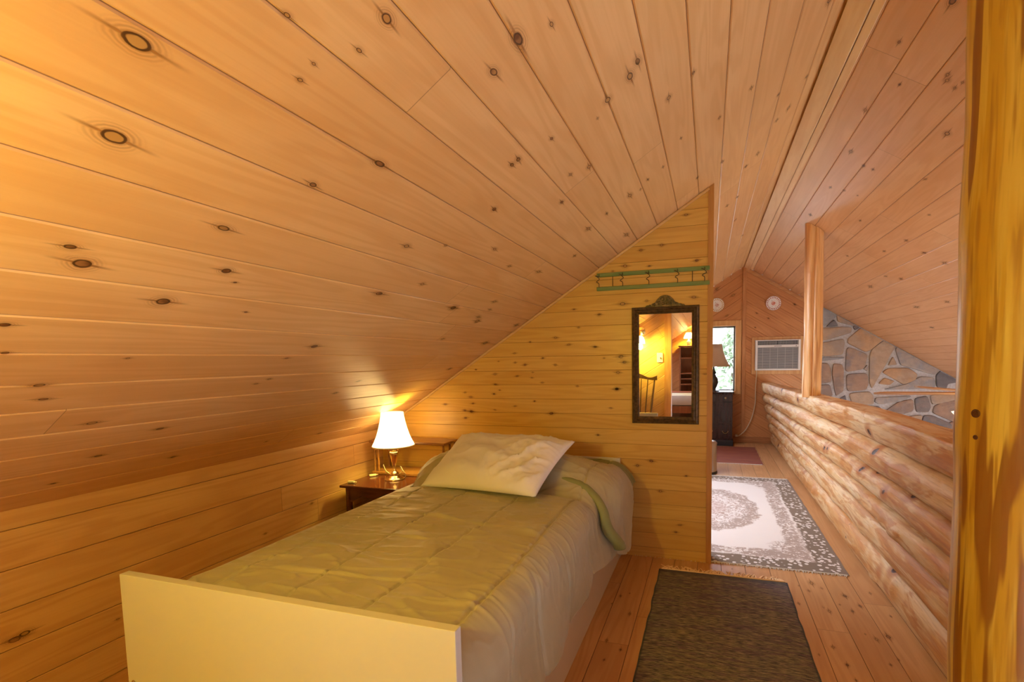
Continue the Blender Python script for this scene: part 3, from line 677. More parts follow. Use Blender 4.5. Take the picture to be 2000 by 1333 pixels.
# ---------------------------------------------------------------- bed
lam = plain('cream_laminate', (.60, .57, .52), .38, nscale=0)
BX0, BX1, FY, HY = -1.487, -.488, .850, 2.888
bed = empty('bed', ((BX0+BX1)/2, (FY+HY)/2, 0), 'single bed with plain cream panel footboard and headboard against the partition', 'bed')
bo = Vector(bed.location)
def rel(bm, o):
    for v in bm.verts: v.co -= o
def bpart(name, bm, mat, o=bo, parent=bed, **k):
    rel(bm, Vector(o)); return obj(name, bm, mat, parent, **k)
bm = nb(); box(bm, (BX0, FY, .001), (BX1, FY+.024, .646), .0015); fb = bpart('footboard', bm, lam)
bm = nb(); lathe(bm, [(.0075, 0), (.0075, .0012), (.006, .002)], seg=16)
for v in bm.verts: v.co = Vector((v.co.x+BX0+.022, FY-.0005-v.co.z, v.co.y+.348))
bpart('screw_cap', bm, plain('brown_cap', (.22, .16, .08), .5), parent=fb)
bm = nb(); box(bm, (BX0+.0, HY-.024, .001), (BX1-.015, HY-.001, .602), .0015); bpart('headboard', bm, lam)
bm = nb(); box(bm, (BX1-.040, FY+.025, .001), (BX1-.016, HY-.025, .30), .0015); bpart('side_rail', bm, lam)
bm = nb(); box(bm, (BX0+.002, FY+.025, .12), (BX0+.026, HY-.025, .555), .0015); bpart('side_rail', bm, lam)
bm = nb(); box(bm, (BX0+.03, FY+.027, .22), (BX1-.06, HY-.027, .545), .04); bpart('mattress', bm, plain('mattress_white', (.75, .73, .70), .8), smooth=True)

# comforter ------------------------------------------------------------
def sst(a, b, x):
    t = min(max((x-a)/(b-a), 0), 1); return t*t*(3-2*t)
def comforter_point(s, y):
    """s = distance across from the wall side edge (0 .. 1.40), returns point"""
    hump = sst(2.12, 2.30, y)*(1-.97*sst(2.42, 2.78, y))
    dip = math.exp(-((y-2.10)/.05)**2)
    flare = sst(2.14, 2.40, y)                       # bedding pushed out over the pillow underneath
    top = .580+.014*math.sin(min(s/.95, 1)*math.pi)
    xe = -.575+.03*flare                               # where the top breaks
    W = xe-BX0-.02
    R = .11+.03*flare
    if s < W:
        x = BX0+.02+s; z = top
        z += hump*.135*(math.sin(math.pi*min(max((s+.16)/1.16, 0), 1))**.5)
        z -= .045*math.exp(-(s/.03)**2)*(1-.4*hump)
    else:
        d = s-W; arc = R*math.pi/2*.92
        zt0 = top+hump*.135*(math.sin(math.pi*min((W+.16)/1.16, 1))**.5)
        lean = .10 + .20*flare
        if d < arc:
            a = d/R; x = xe+R*math.sin(a)*.92; z = zt0-R*(1-math.cos(a))
        else:
            e = d-arc; x = xe+R*.92*math.sin(arc/R)+e*lean*(.75 if flare < .5 else .35); z = zt0-R*(1-math.cos(arc/R))-e*.985
    hang = sst(W, W+.25, s)
    # quilting seams
    seams = 0
    for xs in (-1.30, -1.05, -.80, -.555):
        sx = xs-BX0-.02
        seams += math.exp(-((s-sx-.006*math.sin(y*5+xs*9))/.0042)**2)
    cr = 0
    for ys in (1.08, 1.36, 1.64, 1.93, 2.45, 2.70):
        yy = ys+.05*math.sin(s*3.0+ys*5)+.10*hang*(ys-1.2)*.3
        wgt = .55+.45*math.sin(s*9+ys*21)
        cr += math.exp(-((y-yy)/.0055)**2)*wgt*sst(.05, .3, s)
    near_seam = 0
    for xs in (-1.30, -1.05, -.80, -.555):
        near_seam += math.exp(-((s-(xs-BX0-.02))/.045)**2)
    n1 = noise.noise(Vector((s*3.0, y*6.5, 1.3))); n2 = noise.noise(Vector((s*9.0, y*24.0, 4.1)))
    n3 = noise.noise(Vector((s*5+y*7, y*13-s*6, 8.8)))
    puck = noise.noise(Vector((s*14, y*75, 3.0)))
    rid = 1-abs(noise.noise(Vector((s*2.2+y*1.2, y*8.5, 21.))))*3.2; rid = max(rid, 0)**3
    rid2 = max(1-abs(noise.noise(Vector((s*6-y*2, y*17, 31.))))*3.5, 0)**3
    off = .009*n1+.0035*n2+.006*abs(n3)-.0075*seams-.0055*cr+.0030*puck*near_seam+.0075*rid*sst(.02, .2, s)+.004*rid2
    off += .016*(1-abs(((s-.18) % .25)/.125-1)**2)*0
    off = off*(1-.62*hang)-.012*hang*cr+.010*hang*math.sin(s*11+y*9+3*noise.noise(Vector((y*1.7, s*2, 40.))))
    # vertical folds of the hanging side
    fold = .55*hang*(.016*math.sin(y*15+2.2*noise.noise(Vector((y*2, 0, 5))))+.012*noise.noise(Vector((y*9, s*2, 7))))*sst(W+.1, W+.4, s)
    nx = sst(W, W+R*1.3, s)
    z += off*(1-nx)-.030*dip*(1-.3*hang); x += (off+fold)*nx
    return Vector((x, y, z))
def hem(y):
    h = .255+.012*math.sin(y*7)+.006*math.sin(y*23)
    if y > 2.2:
        h = .255+(.20-.255)*sst(2.25, 2.45, y)+.27*sst(2.46, 2.80, y)
    return h
bm = nb(); NS, NY = 300, 420; ys0, ys1 = FY+.030, 2.845; grid = []
def length_for(y):
    lo, hi = .9, 1.6; t = hem(y)
    for _ in range(18):
        m_ = (lo+hi)/2
        if comforter_point(m_, y).z > t: lo = m_
        else: hi = m_
    return lo
for j in range(NY+1):
    y = ys0+(ys1-ys0)*j/NY; L = length_for(y); row = []
    for i in range(NS+1):
        s = L*i/NS; p = comforter_point(s, y)
        e = math.exp(-(j/NY)*(ys1-ys0)/.02)
        row.append(bm.verts.new((p.x, p.y, p.z-.035*e*(1-sst(.9, 1.0, s)))))
    grid.append(row)
for j in range(NY):
    for i in range(NS):
        f = bm.faces.new((grid[j][i], grid[j][i+1], grid[j+1][i+1], grid[j+1][i]))
        if j > NY*.955 and i > NS*.45: f.material_index = 1
def fabric(name, a, b_, sheen=.3, rough=.62, nz=300.):
    m, nt, b = new_mat(name); g = G(nt); o = g.obj()
    n = g.noise(o, 5, 3, .6); w = g.noise(o, nz, 2, .5)
    g.put(b.inputs['Base Color'], g.mix(g.step(n, .3, .7), a, b_)); b.inputs['Roughness'].default_value = rough
    b.inputs['Sheen Weight'].default_value = sheen; b.inputs['Sheen Roughness'].default_value = .4
    g.put(b.inputs['Normal'], g.bump(w, .12, .0015)); return m
sage = fabric('sage_comforter', (.40, .36, .235), (.44, .40, .27), .3, .45)
sage_in = fabric('green_lining', (.24, .25, .095), (.20, .215, .08), .2, .7)
for v in bm.verts: v.co -= Vector((-1, 1.87, 0))
cf = obj('comforter', bm, [sage, sage_in], smooth=True, angle=180)
cf.location = (-1, 1.87, 0)
sm = cf.modifiers.new('thickness', 'SOLIDIFY'); sm.thickness = .016; sm.offset = -1; sm.material_offset = 0; sm.material_offset_rim = 0
tag(cf, 'quilted sage green comforter draped over the single bed', 'comforter')
# the folded-back corner at the head end shows the greener lining, rolled over the edge of the hump
bm = nb(); cols = 60; rows_ = []
for i in range(cols+1):
    t = i/cols
    # runs from beside the pillow down the side of the bed, in front of the hump
    cx = -.74+(.325)*sst(0, .62, t)+.0*t; z = .585-.02*t; 
    s = .60+.80*t*1.0
    yb = 2.14+.035*math.sin(t*7)+.05*t
    s_here = .62+.66*t; L = length_for(yb+.02); s_here = min(s_here, L*.985)
    p = comforter_point(s_here, yb); q = comforter_point(s_here, yb+.10)
    n = Vector((sst(.8, 1.1, s_here), 0, 1-sst(.8, 1.1, s_here))).normalized()
    ring = []
    for k in range(13):
        a = -.3+math.pi*1.05*k/12
        rr = .004+.010*sst(0, .4, t)+.020*sst(.35, .9, t)
        c = p+n*rr*.7+Vector((0, .03, 0))
        ring.append(bm.verts.new(c+n*rr*math.sin(a)*1.1+Vector((0, -rr*math.cos(a)*1.3, 0))))
    rows_.append(ring)
for a, b in zip(rows_, rows_[1:]):
    for k in range(12): bm.faces.new((a[k], a[k+1], b[k+1], b[k]))
for v in bm.verts: v.co -= Vector((-1, 1.87, 0))
fo = obj('folded_edge', bm, sage_in, cf, smooth=True, angle=180, label='green lining showing at the folded edge')
m_ = fo.modifiers.new('t', 'SOLIDIFY'); m_.thickness = .005

# pillow ---------------------------------------------------------------
FL, FR, BL, BR = Vector((-1.285, 1.965, .612)), Vector((-.685, 1.885, .622)), Vector((-1.31, 2.43, .785)), Vector((-.645, 2.385, .775))
bm = nb(); n = 56; top, bot = [], []
upn = ((FR-FL).cross(BL-FL)).normalized()
for j in range(n+1):
    rt, rb = [], []
    for i in range(n+1):
        u, v = i/n*2-1, j/n*2-1
        pinch = 1-.055*(1-u*u)*(v*v)*1.0; pu = u*(1-.05*(1-v*v)); pv = v*(1-.06*(1-u*u))
        a, b = (pu+1)/2, (pv+1)/2
        p = FL*(1-a)*(1-b)+FR*a*(1-b)+BL*(1-a)*b+BR*a*b
        th = ((1-abs(u)**2.6)*(1-abs(v)**2.6))**.55
        e = 1-max(abs(u), abs(v))**6
        w = .010*noise.noise(Vector((u*1.6+v*1.2, v*2.2, 2)))+sst(-.2, .9, u)*(.012*max(0, 1-3.5*abs(noise.noise(Vector((u*3.5-v*1.5, v*1.6+u*1.5, 9)))))**2+.006*max(0, 1-4*abs(noise.noise(Vector((u*7-v*3, v*4, 4)))))**2)+.004*max(0, 1-4*abs(noise.noise(Vector((u*3+v*2, v*2-u, 14)))))**2
        rt.append(bm.verts.new(p+upn*(.085*th+w*1.6*e+.002)))
        rb.append(bm.verts.new(p-upn*(.030*th+.001)) if 0 < i < n and 0 < j < n else rt[-1])
    top.append(rt); bot.append(rb)
for j in range(n):
    for i in range(n):
        bm.faces.new((top[j][i], top[j][i+1], top[j+1][i+1], top[j+1][i]))
        q = [bot[j][i], bot[j+1][i], bot[j+1][i+1], bot[j][i+1]]
        if len(set(q)) == 4: 
            try: bm.faces.new(q)
            except ValueError: pass
pc = Vector((-.98, 2.15, .65)); rel(bm, pc)
pl = obj('pillow', bm, fabric('white_cotton', (.80, .78, .78), (.84, .82, .82), .15, .75, 500.), smooth=True, angle=180); pl.location = pc
tag(pl, 'white cotton pillow lying on the comforter at the head of the bed', 'pillow')

# ---------------------------------------------------------------- night table
cherry = wood_plain('dark_cherry', (.115, .028, .014), (.055, .012, .008), 26, .16, 0, .6)
TX0, TX1, TY0, TY1, TZ = -2.135, -1.525, 2.395, 2.885, .455
nt_ = empty('night_table', ((TX0+TX1)/2, (TY0+TY1)/2, 0), 'dark cherry night table with a raised back shelf, between the knee wall and the bed', 'table')
no = Vector(nt_.location)
bm = nb(); box(bm, (TX0, TY0, TZ-.016), (TX1, TY1, TZ), .004); bpart('tabletop', bm, cherry, no, nt_)
for x in (TX0+.02, TX1-.055):
    for y in (TY0+.02, TY1-.055):
        bm = nb(); tube(bm, [(x+.018, y+.018, 0), (x+.018, y+.018, .06), (x+.018, y+.018, .30), (x+.018, y+.018, TZ-.017)], [.011, .013, .019, .019], 12); bpart('leg', bm, cherry, no, nt_, smooth=True)
def apron_poly(a, b, zt_, drop):
    pts = [(a, zt_), (b, zt_)]; N = 24
    for i in range(N+1):
        t = i/N; x = b+(a-b)*t; z = zt_-drop*(1-.55*math.sin(math.pi*t)**.6+.18*math.cos(t*6*math.pi)*math.sin(math.pi*t))
        pts.append((x, z))
    return pts
bm = nb(); prism(bm, apron_poly(TX0+.055, TX1-.055, TZ-.017, .095), 1, TY0+.028, TY0+.042); bpart('apron', bm, cherry, no, nt_)
bm = nb(); prism(bm, apron_poly(TY0+.055, TY1-.055, TZ-.017, .095), 0, TX0+.028, TX0+.042); bpart('apron', bm, cherry, no, nt_)
bm = nb(); prism(bm, apron_poly(TY0+.055, TY1-.055, TZ-.017, .095), 0, TX1-.042, TX1-.028); bpart('apron', bm, cherry, no, nt_)
bm = nb(); box(bm, (TX0+.03, TY0+.03, .17), (TX1-.03, TY1-.03, .182), .003); bpart('lower_shelf', bm, cherry, no, nt_)
walnut = wood_plain('brown_shelf_wood', (.34, .15, .045), (.22, .085, .025), 26, .3, 0)
SY0, SX1, SZ = 2.70, -1.585, .682
bm = nb(); box(bm, (TX0, SY0, TZ+.001), (SX1, TY1, TZ+.020), .003); bpart('shelf_plinth', bm, walnut, no, nt_)
bm = nb(); box(bm, (TX0-.005, SY0-.01, SZ-.016), (SX1+.01, TY1, SZ), .004); bpart('raised_shelf', bm, walnut, no, nt_)
for x, y in ((SX1-.012, SY0+.012), (SX1-.012, TY1-.025), (SX1-.012, (SY0+TY1)/2), (TX0+.02, SY0+.012), (TX0+.02, TY1-.025), (TX0+.05, SY0+.012)):
    bm = nb(); tube(bm, [(x, y, TZ+.02), (x, y, TZ+.05), (x, y, TZ+.12), (x, y, TZ+.17), (x, y, SZ-.0165)], [.006, .008, .0055, .008, .006], 10); bpart('spindle', bm, walnut, no, nt_, smooth=True)

# lamps ------------------------------------------------------------------
brass = plain('polished_brass', (.90, .74, .42), .20, 1)
def shade_mat(name, col, emit, strength):
    m, nt, b = new_mat(name); g = G(nt)
    b.inputs['Base Color'].default_value = (*col, 1); b.inputs['Roughness'].default_value = .8
    tr = nt.nodes.new('ShaderNodeBsdfTranslucent'); tr.inputs[0].default_value = (*col, 1)
    mx = nt.nodes.new('ShaderNodeMixShader'); mx.inputs[0].default_value = .55
    out = [n for n in nt.nodes if n.type == 'OUTPUT_MATERIAL'][0]
    nt.links.new(b.outputs[0], mx.inputs[1]); nt.links.new(tr.outputs[0], mx.inputs[2]); nt.links.new(mx.outputs[0], out.inputs[0])
    b.inputs['Emission Color'].default_value = (*emit, 1); b.inputs['Emission Strength'].default_value = strength
    return m
def point(name, loc, power, col, r=.03, parent=None):
    l = bpy.data.lights.new(name, 'POINT'); l.energy = power; l.color = col; l.shadow_soft_size = r
    o = bpy.data.objects.new(name, l); C.objects.link(o); o.location = loc
    if parent: o.parent = parent
    return o
WARM = (1.0, .81, .11)
def shade(prof, bmat, parent, seg=40, pleat=.0, thick=.0015):
    bm = nb(); lathe(bm, prof, seg=seg*2, cap=False, wob=(lambda k, z: 1+(pleat if k % 2 else -pleat)))
    o = obj('lamp_shade', bm, bmat, parent, smooth=True, angle=180)
    s = o.modifiers.new('t', 'SOLIDIFY'); s.thickness = thick; return o
tl = empty('table_lamp', (-1.895, 2.615, TZ+.001), 'small lit brass table lamp with a white bell shade on the night table', 'lamp')
bm = nb(); lathe(bm, [(.062, 0), (.062, .004), (.056, .010), (.040, .014), (.028, .024), (.030, .032), (.026, .042), (.014, .050), (.009, .062), (.008, .085), (.011, .095), (.016, .115), (.026, .155), (.029, .170), (.026, .176), (.020, .180), (.032, .186), (.038, .196), (.034, .206), (.018, .216), (.010, .226), (.009, .245)]); obj('lamp_base', bm, brass, tl, smooth=True, angle=50)
bell = [(.128, .215), (.126, .222), (.114, .245), (.100, .280), (.088, .320), (.077, .365), (.070, .405), (.068, .425)]
shade(bell, shade_mat('white_bell_shade', (.92, .86, .72), (1, .84, .55), 2.0), tl, pleat=.004)
bm = nb(); tube(bm, [(-.128*math.cos(k*math.pi/24), -.128*math.sin(k*math.pi/24), .2145) for k in range(48)], .0035, 8, closed=True); obj('shade_trim', bm, plain('shade_piping', (.85, .74, .5), .7), tl, smooth=True)
bm = nb(); lathe(bm, [(.003, .243), (.003, .30), (.012, .305), (.022, .33), (.02, .35), (.008, .365)], seg=16); obj('light_bulb', bm, shade_mat('bulb_warm', (1, .95, .85), (1, .8, .5), 8), tl, smooth=True)
point('bedside_bulb_light', (0, 0, .335), 19, WARM, .03, tl)
bm = nb(); pts = [(.03, .02, .005), (.05, .06, .004), (.02, .12, .004), (-.06, .16, .02), (-.10, .14, .07), (-.085, .10, .03), (-.11, .06, .004), (-.2, .05, .004)]
def smooth_path(pts, n=8):
    P = [Vector(p) for p in pts]; out = []
    for i in range(len(P)-1):
        p0, p1, p2, p3 = P[max(i-1, 0)], P[i], P[i+1], P[min(i+2, len(P)-1)]
        for k in range(n):
            t = k/n; out.append(.5*((2*p1)+(-p0+p2)*t+(2*p0-5*p1+4*p2-p3)*t*t+(-p0+3*p1-3*p2+p3)*t**3))
    return out+[P[-1]]
cordm = plain('white_cord', (.78, .70, .55), .5)
tube(bm, smooth_path([(.05, .03, .004), (.075, .01, .03), (.06, .0, .06), (.02, .035, .075), (.0, .07, .03), (-.05, .075, .004), (-.10, .055, .03), (-.115, .045, .075), (-.12, .07, .03), (-.14, .09, .004)]), .0022, 7); obj('lamp_cord', bm, cordm, tl, smooth=True)
for loc, rz, lab in (((-2.085, 2.645, TZ+.001), .9, 'small white plug on the night table, left of the brass lamp base'), ((-2.095, 2.455, TZ+.001), .2, 'small white plug at the front left corner of the night table')):
    bm = nb(); box(bm, (-.022, -.009, 0), (.022, .009, .014), .005); box(bm, (.022, -.004, .004), (.034, .004, .010), .002)
    o = obj('plug', bm, cordm, smooth=True); o.location = loc; o.rotation_euler = (0, 0, rz); tag(o, lab, 'plug')

# ---------------------------------------------------------------- peg rack
def green_strip(): return wood_plain('weathered_green_paint', (.13, .22, .06), (.22, .26, .09), 40, .55, 0)
rk = empty('peg_rack', (-.32, YP, 1.65), 'old green painted coat rack of two rails with wire hooks, high on the partition', 'coat rack')
ro = Vector(rk.location); gm = green_strip()
for z in (1.687, 1.607):
    bm = nb(); box(bm, (-.64, YP-.016, z-.013), (-.003, YP-.001, z+.010), .003); bpart('rail', bm, gm, ro, rk)
wire = plain('dark_wire', (.10, .075, .05), .4, .8)
for x in (-.625, -.485, -.335, -.175, -.030):
    bm = nb(); tube(bm, smooth_path([(x, YP-.018, 1.612), (x, YP-.022, 1.635), (x-.012, YP-.03, 1.645), (x+.010, YP-.055, 1.655), (x-.006, YP-.06, 1.672), (x-.016, YP-.045, 1.678), (x+.0, YP-.022, 1.676), (x, YP-.018, 1.690)], 6), .0022, 6); bpart('hook', bm, wire, ro, rk, smooth=True)
for x in (-.545, -.095):
    bm = nb(); tube(bm, [(x, YP-.010, 1.600), (x, YP-.010, 1.690)], .002, 6); bpart('wire_brace', bm, wire, ro, rk, smooth=True)

# ---------------------------------------------------------------- mirror
mr = empty('wall_mirror', (-.243, YP, 1.15), 'tall mirror in a dark carved wooden frame with a crest, hanging on the partition', 'mirror')
mo = Vector(mr.location)
fm = plain('antique_dark_frame', (.085, .050, .022), .35, .15, nscale=60, namp=.5, bump=.2)
X0, X1, Z0, Z1 = -.433, -.056, .811, 1.486; GX0, GX1, GZ0, GZ1 = -.393, -.093, .850, 1.452
bm = nb()
prof = [(0, 0), (0, .014), (.006, .022), (.014, .024), (.020, .017), (.028, .020), (.034, .016), (.041, .006), (.041, 0)]
loops = []
for (cx, cz, dx, dz) in ((X0, Z0, 1, 1), (X1, Z0, -1, 1), (X1, Z1, -1, -1), (X0, Z1, 1, -1)):
    loops.append([bm.verts.new((cx+dx*p, YP-.001-h, cz+dz*p)) for p, h in prof])
for i in range(4):
    a, b = loops[i], loops[(i+1) % 4]
    for k in range(len(prof)-1): bm.faces.new((a[k], b[k], b[k+1], a[k+1]))
bpart('frame', bm, fm, mo, mr)
bm = nb(); box(bm, (GX0-.003, YP-.006, GZ0-.003), (GX1+.003, YP-.003, GZ1+.003)); m, nt, b = new_mat('silvered_glass'); b.inputs['Base Color'].default_value = (.93, .93, .90, 1); b.inputs['Metallic'].default_value = 1; b.inputs['Roughness'].default_value = .008
bpart('mirror_glass', bm, m, mo, mr)
bm = nb(); cp = [(-.112, 0), (-.105, .010), (-.085, .012), (-.070, .020), (-.055, .026), (-.045, .042), (-.028, .058), (-.010, .065), (.010, .065), (.028, .058), (.045, .042), (.055, .026), (.070, .020), (.085, .012), (.105, .010), (.112, 0)]
prism(bm, [(-.244+x, 1.484+z) for x, z in cp], 1, YP-.018, YP-.001)
for sx in (-1, 1):
    for (px, pz, r) in ((.015, .040, .012), (.035, .022, .011), (.060, .012, .007), (.012, .016, .009), (.085, .007, .005)):
        tube(bm, [(-.244+sx*(px+r*math.cos(t*.5)*(1-t*.05)), YP-.020, 1.484+pz+r*math.sin(t*.5)*(1-t*.05)) for t in range(12)], .0035, 6)
bpart('crest', bm, plain('carved_gilt_dark', (.09, .055, .025), .38, .3, nscale=80, namp=.6), mo, mr, smooth=True, angle=35)

# ---------------------------------------------------------------- rugs
def rug_mesh(x0, x1, y0, y1, z=.006, nx=60, ny=120, wav=.004, z0=.001):
    bm = nb(); uvl = bm.loops.layers.uv.verify(); g_ = []
    for j in range(ny+1):
        r = []
        for i in range(nx+1):
            a, b = i/nx, j/ny; x = x0+(x1-x0)*a; y = y0+(y1-y0)*b
            ex = wav*noise.noise(Vector((a*2, y*9, 3)))*(1 if i in (0, nx) else .6)
            zz = z*min(1, 8*min(a, 1-a)+.2, 8*min(b, 1-b)+.2)+.0015*noise.noise(Vector((x*6, y*6, 1)))+z0
            r.append(bm.verts.new((x+ex, y+wav*noise.noise(Vector((x*7, b*2, 9))), zz)))
        g_.append(r)
    for j in range(ny):
        for i in range(nx):
            f = bm.faces.new((g_[j][i], g_[j][i+1], g_[j+1][i+1], g_[j+1][i]))
            for l, (di, dj) in zip(f.loops, ((0, 0), (1, 0), (1, 1), (0, 1))): l[uvl].uv = ((i+di)/nx, (j+dj)/ny)
    return bm
def fringe(x0, x1, y, d, n, mat, parent, o, ln=.035, messy=.6, slope=0, th=1.):
    bm = nb(); r = random.Random(5)
    for i in range(n):
        x = x0+(x1-x0)*(i+.5)/n+r.uniform(-.3, .3)*(x1-x0)/n; yy = y+slope*(x-x0)/(x1-x0); L = ln*r.uniform(.6, 1.25); sx = r.uniform(-messy, messy)*L
        tube(bm, [(x, yy, .005), (x+sx*.4, yy+d*L*.5, .004), (x+sx, yy+d*L, .002)], [.0018*th, .0016*th, .0010*th], 5)
    tube(bm, [(x0, y, .004), (x1, y, .004)], .0035, 6)
    rel(bm, Vector(o)); return obj('fringe', bm, mat, parent, smooth=True)
# runner in front
m, nt, b = new_mat('woven_green_grey'); g = G(nt); p = g.sep(g.obj())
w1 = g.noise(g.vec(g.math('MULTIPLY', p[0], 26.), g.math('MULTIPLY', p[1], 260.), 0), 1, 2, .6)
w2 = g.noise(g.vec(g.math('MULTIPLY', p[0], 7.), g.math('MULTIPLY', p[1], 60.), 4.), 1, 3, .6)
w3 = g.noise(g.vec(g.math('MULTIPLY', p[0], 3.), g.math('MULTIPLY', p[1], 14.), 8.), 1, 3, .5)
cl = g.mix(g.step(w2, .42, .56), (.26, .22, .17), (.165, .11, .145))
cl = g.mix(g.step(w3, .45, .62, 0., .55), cl, (.25, .215, .15))
cl = g.mix(g.step(w1, .45, .62), cl, (.055, .055, .07)); cl = g.mix(g.step(w1, .30, .42, .75, 0.), cl, (.42, .37, .27))
uu = g.sep(g.uv()); eg = g.math('MINIMUM', uu[0], g.math('SUBTRACT', 1., uu[0]))
cl = g.mix(g.step(eg, .008, .016, .8, 0.), cl, (.045, .055, .07)); dist_end = g.math('SUBTRACT', 1., uu[1]); cl = g.mix(g.step(dist_end, .012, .03, .6, 0.), cl, (.05, .055, .075))
g.put(b.inputs['Base Color'], cl); b.inputs['Roughness'].default_value = .95
ribs = g.math('SINE', g.math('MULTIPLY', p[1], 900.))
g.put(b.inputs['Normal'], g.bump(g.math('ADD', w1, g.math('MULTIPLY', ribs, .3)), .6, .003))
ob_ = Vector((.07, 1.85, 0)); bm = rug_mesh(-.262, .398, .75, 2.752, .008, 60, 200, .006); rel(bm, ob_)
r1 = obj('runner_rug', bm, m, smooth=True, angle=180); r1.location = ob_; tag(r1, 'dark green and grey woven runner rug beside the bed', 'rug')
fringe(-.25, .39, 2.756, 1, 70, plain('peach_fringe', (.95, .70, .45), .9), r1, ob_, .050, .9, th=1.8)
# oriental rug
m, nt, b = new_mat('oriental_rug_brown_white'); g = G(nt); u, v, _ = g.sep(g.uv())
W_, L_ = 1.42, 2.20
x = g.math('MULTIPLY', g.math('SUBTRACT', u, .5), W_); y = g.math('MULTIPLY', g.math('SUBTRACT', v, .5), L_)
ax, ay = g.math('ABSOLUTE', x), g.math('ABSOLUTE', y)
pos = g.vec(x, y, 0); nn = g.noise(pos, 9, 3, .6, .5); nf = g.noise(pos, 42, 3, .7, 1.2); nm = g.noise(pos, 20, 3, .65, 2.0)
def add(a, n, k): return g.math('ADD', a, g.math('MULTIPLY', g.math('SUBTRACT', n, .5), k))
edge = g.math('MINIMUM', g.math('SUBTRACT', W_/2, ax), g.math('SUBTRACT', L_/2, ay))     # distance in from the border
brown, ivory, taupe = (.20, .145, .105), (.78, .73, .71), (.40, .31, .27)
# scrolling motifs
scroll = g.step(nm, .47, .53)
spots = g.step(g.voro(pos, 34)[0], .30, .42)                  # leaf spots in the outer border
border = g.mix(spots, ivory, brown)
# ivory field with a wavy inner frame, corner sprays and a medallion
fieldpat = g.mix(g.math('MULTIPLY', scroll, .75), ivory, taupe)
rad = g.math('SQRT', g.math('ADD', g.math('POWER', g.math('DIVIDE', x, .40), 2.), g.math('POWER', g.math('DIVIDE', y, .62), 2.)))
rad = add(rad, nn, .35)
inmed = g.step(rad, .86, .92, 1., 0.)
inside = g.mix(g.step(nf, .47, .56), ivory, (.42, .30, .25))
ringm = g.math('MULTIPLY', g.step(rad, .60, .66), inmed)
inside = g.mix(g.math('MULTIPLY', ringm, g.step(nm, .44, .5)), inside, taupe)
inside = g.mix(g.step(rad, .26, .30, .45, 0.), inside, (.50, .34, .30))
r2_ = g.math('SQRT', g.math('ADD', g.math('POWER', g.math('DIVIDE', x, .60), 2.), g.math('POWER', g.math('DIVIDE', y, .93), 2.)))
r2_ = add(r2_, nn, .30)
corner = g.step(r2_, 1.0, 1.06)
fld = g.mix(g.math('MULTIPLY', corner, g.step(nf, .44, .54)), ivory, taupe)
fld = g.mix(inmed, fld, inside)
# narrow chain of scrolls between field and border
e2 = add(edge, nn, .07)
chain = g.math('MULTIPLY', g.step(e2, .15, .17), g.step(e2, .25, .27, 1., 0.))
fld = g.mix(g.math('MULTIPLY', chain, g.step(nm, .42, .50)), fld, taupe)
fld = g.mix(g.step(e2, .135, .150, 1., 0.), fld, border)
fld = g.mix(g.step(edge, .012, .018, 1., 0.), fld, brown)
g.put(b.inputs['Base Color'], fld); b.inputs['Roughness'].default_value = .95; b.inputs['Sheen Weight'].default_value = .1
g.put(b.inputs['Normal'], g.bump(nf, .3, .003))
ob_ = Vector((.02, 4.02, 0)); bm = rug_mesh(-.69, .728, 2.93, 5.12, .008, 70, 110, .005); rel(bm, ob_)
r2 = obj('oriental_rug', bm, m, smooth=True, angle=180); r2.location = ob_; tag(r2, 'pale floral rug with a brown border beyond the partition', 'rug')
wf = plain('white_fringe', (.72, .68, .64), .9)
fringe(-.68, .72, 2.93, -1, 170, wf, r2, ob_, .022, .5); fringe(-.68, .72, 5.12, 1, 120, wf, r2, ob_, .03, .4)
# red rug at the far end
m, nt, b = new_mat('red_woven'); g = G(nt); p = g.sep(g.obj())
w1 = g.noise(g.vec(g.math('MULTIPLY', p[0], 6.), g.math('MULTIPLY', p[1], 90.), 0), 1, 2, .6); w2 = g.noise(g.vec(g.math('MULTIPLY', p[0], 2.), g.math('MULTIPLY', p[1], 8.), 0), 1, 2, .6)
g.put(b.inputs['Base Color'], g.mix(g.step(w1, .35, .65), g.mix(g.step(w2, .4, .6), (.30, .085, .055), (.34, .12, .06)), (.24, .07, .055))); b.inputs['Roughness'].default_value = .95
ob_ = Vector((0, 6.3, 0)); bm = rug_mesh(-.65, .572, 5.76, 6.87, .006, 40, 50, .006); rel(bm, ob_)
r3 = obj('red_rug', bm, m, smooth=True, angle=180); r3.location = ob_; tag(r3, 'plain brick red woven rug in front of the dark chest at the far wall', 'rug')
fringe(-.62, .56, 5.76, -1, 60, wf, r3, ob_, .022, .6)

# ---------------------------------------------------------------- far end furniture
espresso = wood_plain('espresso_wood', (.040, .016, .011), (.022, .009, .007), 26, .22, 2, .6)
CX0, CX1, CY0, CY1, CZ = -.30, .310, 6.90, 7.195, .727
ch = empty('chest', ((CX0+CX1)/2, (CY0+CY1)/2, 0), 'dark espresso wooden chest under the window, mostly behind the partition', 'chest'); co = Vector(ch.location)
bm = nb(); box(bm, (CX0+.015, CY0+.012, .05), (CX1-.015, CY1, CZ-.022), .003); bpart('body', bm, espresso, co, ch)
bm = nb(); box(bm, (CX0-.002, CY0-.008, CZ-.022), (CX1+.004, CY1, CZ), .006); bpart('top', bm, espresso, co, ch)
bm = nb(); box(bm, (CX0+.003, CY0-.004, .001), (CX1-.003, CY1-.01, .075), .006); bpart('plinth', bm, plain('black_plinth', (.012, .01, .012), .5), co, ch)
antique = plain('antique_brass_pull', (.30, .22, .09), .3, 1)
